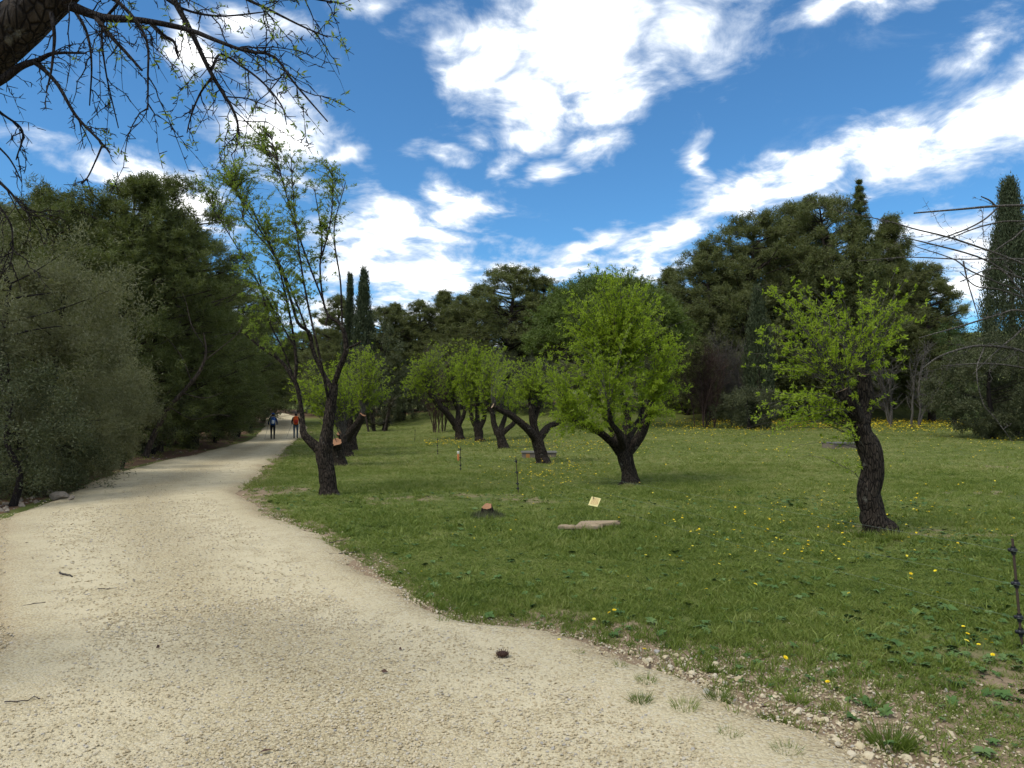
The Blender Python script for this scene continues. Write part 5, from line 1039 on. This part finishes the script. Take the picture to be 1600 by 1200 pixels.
# ------------------------------------------------------------------ hikers
def skin_body(name, joints, edges, radii, parent, assign, mats):
    me = bpy.data.meshes.new(name); me.from_pydata([tuple(j) for j in joints], edges, []); o = bpy.data.objects.new(name, me); COL.objects.link(o)
    sk = o.modifiers.new('skin', 'SKIN'); sk.use_smooth_shade = True; ss = o.modifiers.new('sub', 'SUBSURF'); ss.levels = 2; ss.render_levels = 2
    for i, r in enumerate(radii): me.skin_vertices[0].data[i].radius = r if isinstance(r, tuple) else (r, r)
    me.skin_vertices[0].data[0].use_root = True; dg = bpy.context.evaluated_depsgraph_get(); dg.update(); ev = bpy.data.meshes.new_from_object(o.evaluated_get(dg)); bpy.data.objects.remove(o)
    ev.name = name; ev.materials.clear()
    for m in mats: ev.materials.append(m)
    for p in ev.polygons: p.material_index = assign(p.center); p.use_smooth = True
    return link(name, ev, parent)
def blob(name, parent, m, c, s, seed=0, sub=2, sq=.75):
    V, F = ICO2; V = np.sign(V) * np.abs(V) ** sq; mb = MB(); mb.add(V * np.array(s) + np.array(c), F); return mb.build(name, m, parent)
def hiker(c, label, legs, top, sleeve, pack, pack2, hat, stride, arm_out, rz):
    root = empty('person', c, label, 'person', 'hikers on the path'); root.rotation_euler = (0, 0, rz)
    J = [(0, 0, .95), (0, .0, 1.15), (0, .02, 1.36), (0, .03, 1.47), (0, .04, 1.56), (0, .05, 1.66),
         (-.10, 0, .90), (-.10, stride * .55, .50), (-.10, stride * .75, .09), (-.10, stride * .75 + .13, .04), (.10, 0, .90), (.10, -stride * .35, .50), (.10, -stride * .9, .10), (.10, -stride * .9 + .13, .04),
         (-.19, .01, 1.41), (-.19 - arm_out[0], -.02, 1.14), (-.19 - arm_out[0] * .8, .20, 1.02), (-.19 - arm_out[0] * .8, .27, 1.0), (.19, .01, 1.41), (.19 + arm_out[1], -.02, 1.14), (.19 + arm_out[1] * .8, .20, 1.02), (.19 + arm_out[1] * .8, .27, 1.0)]
    E = [(0, 1), (1, 2), (2, 3), (3, 4), (4, 5), (0, 6), (6, 7), (7, 8), (8, 9), (0, 10), (10, 11), (11, 12), (12, 13), (2, 14), (14, 15), (15, 16), (16, 17), (2, 18), (18, 19), (19, 20), (20, 21)]
    Rr = [(.16, .12), (.15, .11), (.17, .11), .06, .055, (.085, .10), .095, .065, .05, .045, .095, .065, .05, .045, .07, .055, .045, .04, .07, .055, .045, .04]
    def asg(q):
        if q.z > 1.50: return 2
        if abs(q.x) > .17 and q.y > .22 and .9 < q.z < 1.1: return 2
        if q.z < .12: return 4
        if q.z < .93 and abs(q.x) < .22: return 0
        if abs(q.x) > .20: return 3
        return 1
    skin_body('body', J, E, Rr, root, asg, [M[legs], M[top], M['skin'], M[sleeve], M['fabric_black']])
    if hat: blob('cap', root, M[hat], (0, .05, 1.70), (.105, .115, .075)); 
    blob('hair', root, M['hair'], (0, .02, 1.645), (.092, .095, .085))
    bp = blob('backpack', root, M[pack], (0, -.19, 1.22), (.175, .12, .27), sq=.6); blob('backpack_pocket', bp, M[pack2], (.02, -.305, 1.17), (.10, .035, .13), sq=.6); blob('backpack_lid', bp, M[pack], (0, -.19, 1.47), (.15, .11, .055), sq=.7)
    for s in (-1, 1): blob('shoulder_strap', bp, M['fabric_black'], (s * .10, .0, 1.43), (.025, .14, .04))
    return root
def pole(c, off, label, tip):
    mb = MB(); a = np.array(c) + off; b_ = np.array(c) + tip; mb.add(*tubes(np.array([[a, (a + b_) / 2, b_]]), np.array([[.012, .009, .007]]), 6)); o = mb.build('trekking_pole', M['pole_metal']); tag(o, label, 'trekking pole', 'trekking poles')
h1 = G(426, 687); h2 = G(462, 686)
for h in (h1, h2): h[2] += .03
hiker(h1, 'hiker in a blue cap with a blue rucksack and black trousers, seen from behind', 'fabric_black', 'fabric_navy', 'fabric_navy', 'fabric_blue', 'pale_grey', 'fabric_blue', .16, (.10, .08), .28)
hiker(h2, 'hiker with an orange rucksack, dark sleeves and grey trousers, seen from behind', 'denim', 'fabric_brown', 'fabric_brown', 'fabric_orange', 'fabric_red', None, -.14, (.07, .07), .25)
pole(h1, np.array([-.36, .20, 1.03]), 'trekking pole in the left hand of the hiker in blue', np.array([-.52, -.05, .0])); pole(h2, np.array([-.33, .20, 1.03]), 'trekking pole in the left hand of the hiker with the orange rucksack', np.array([-.62, -.10, .0]))
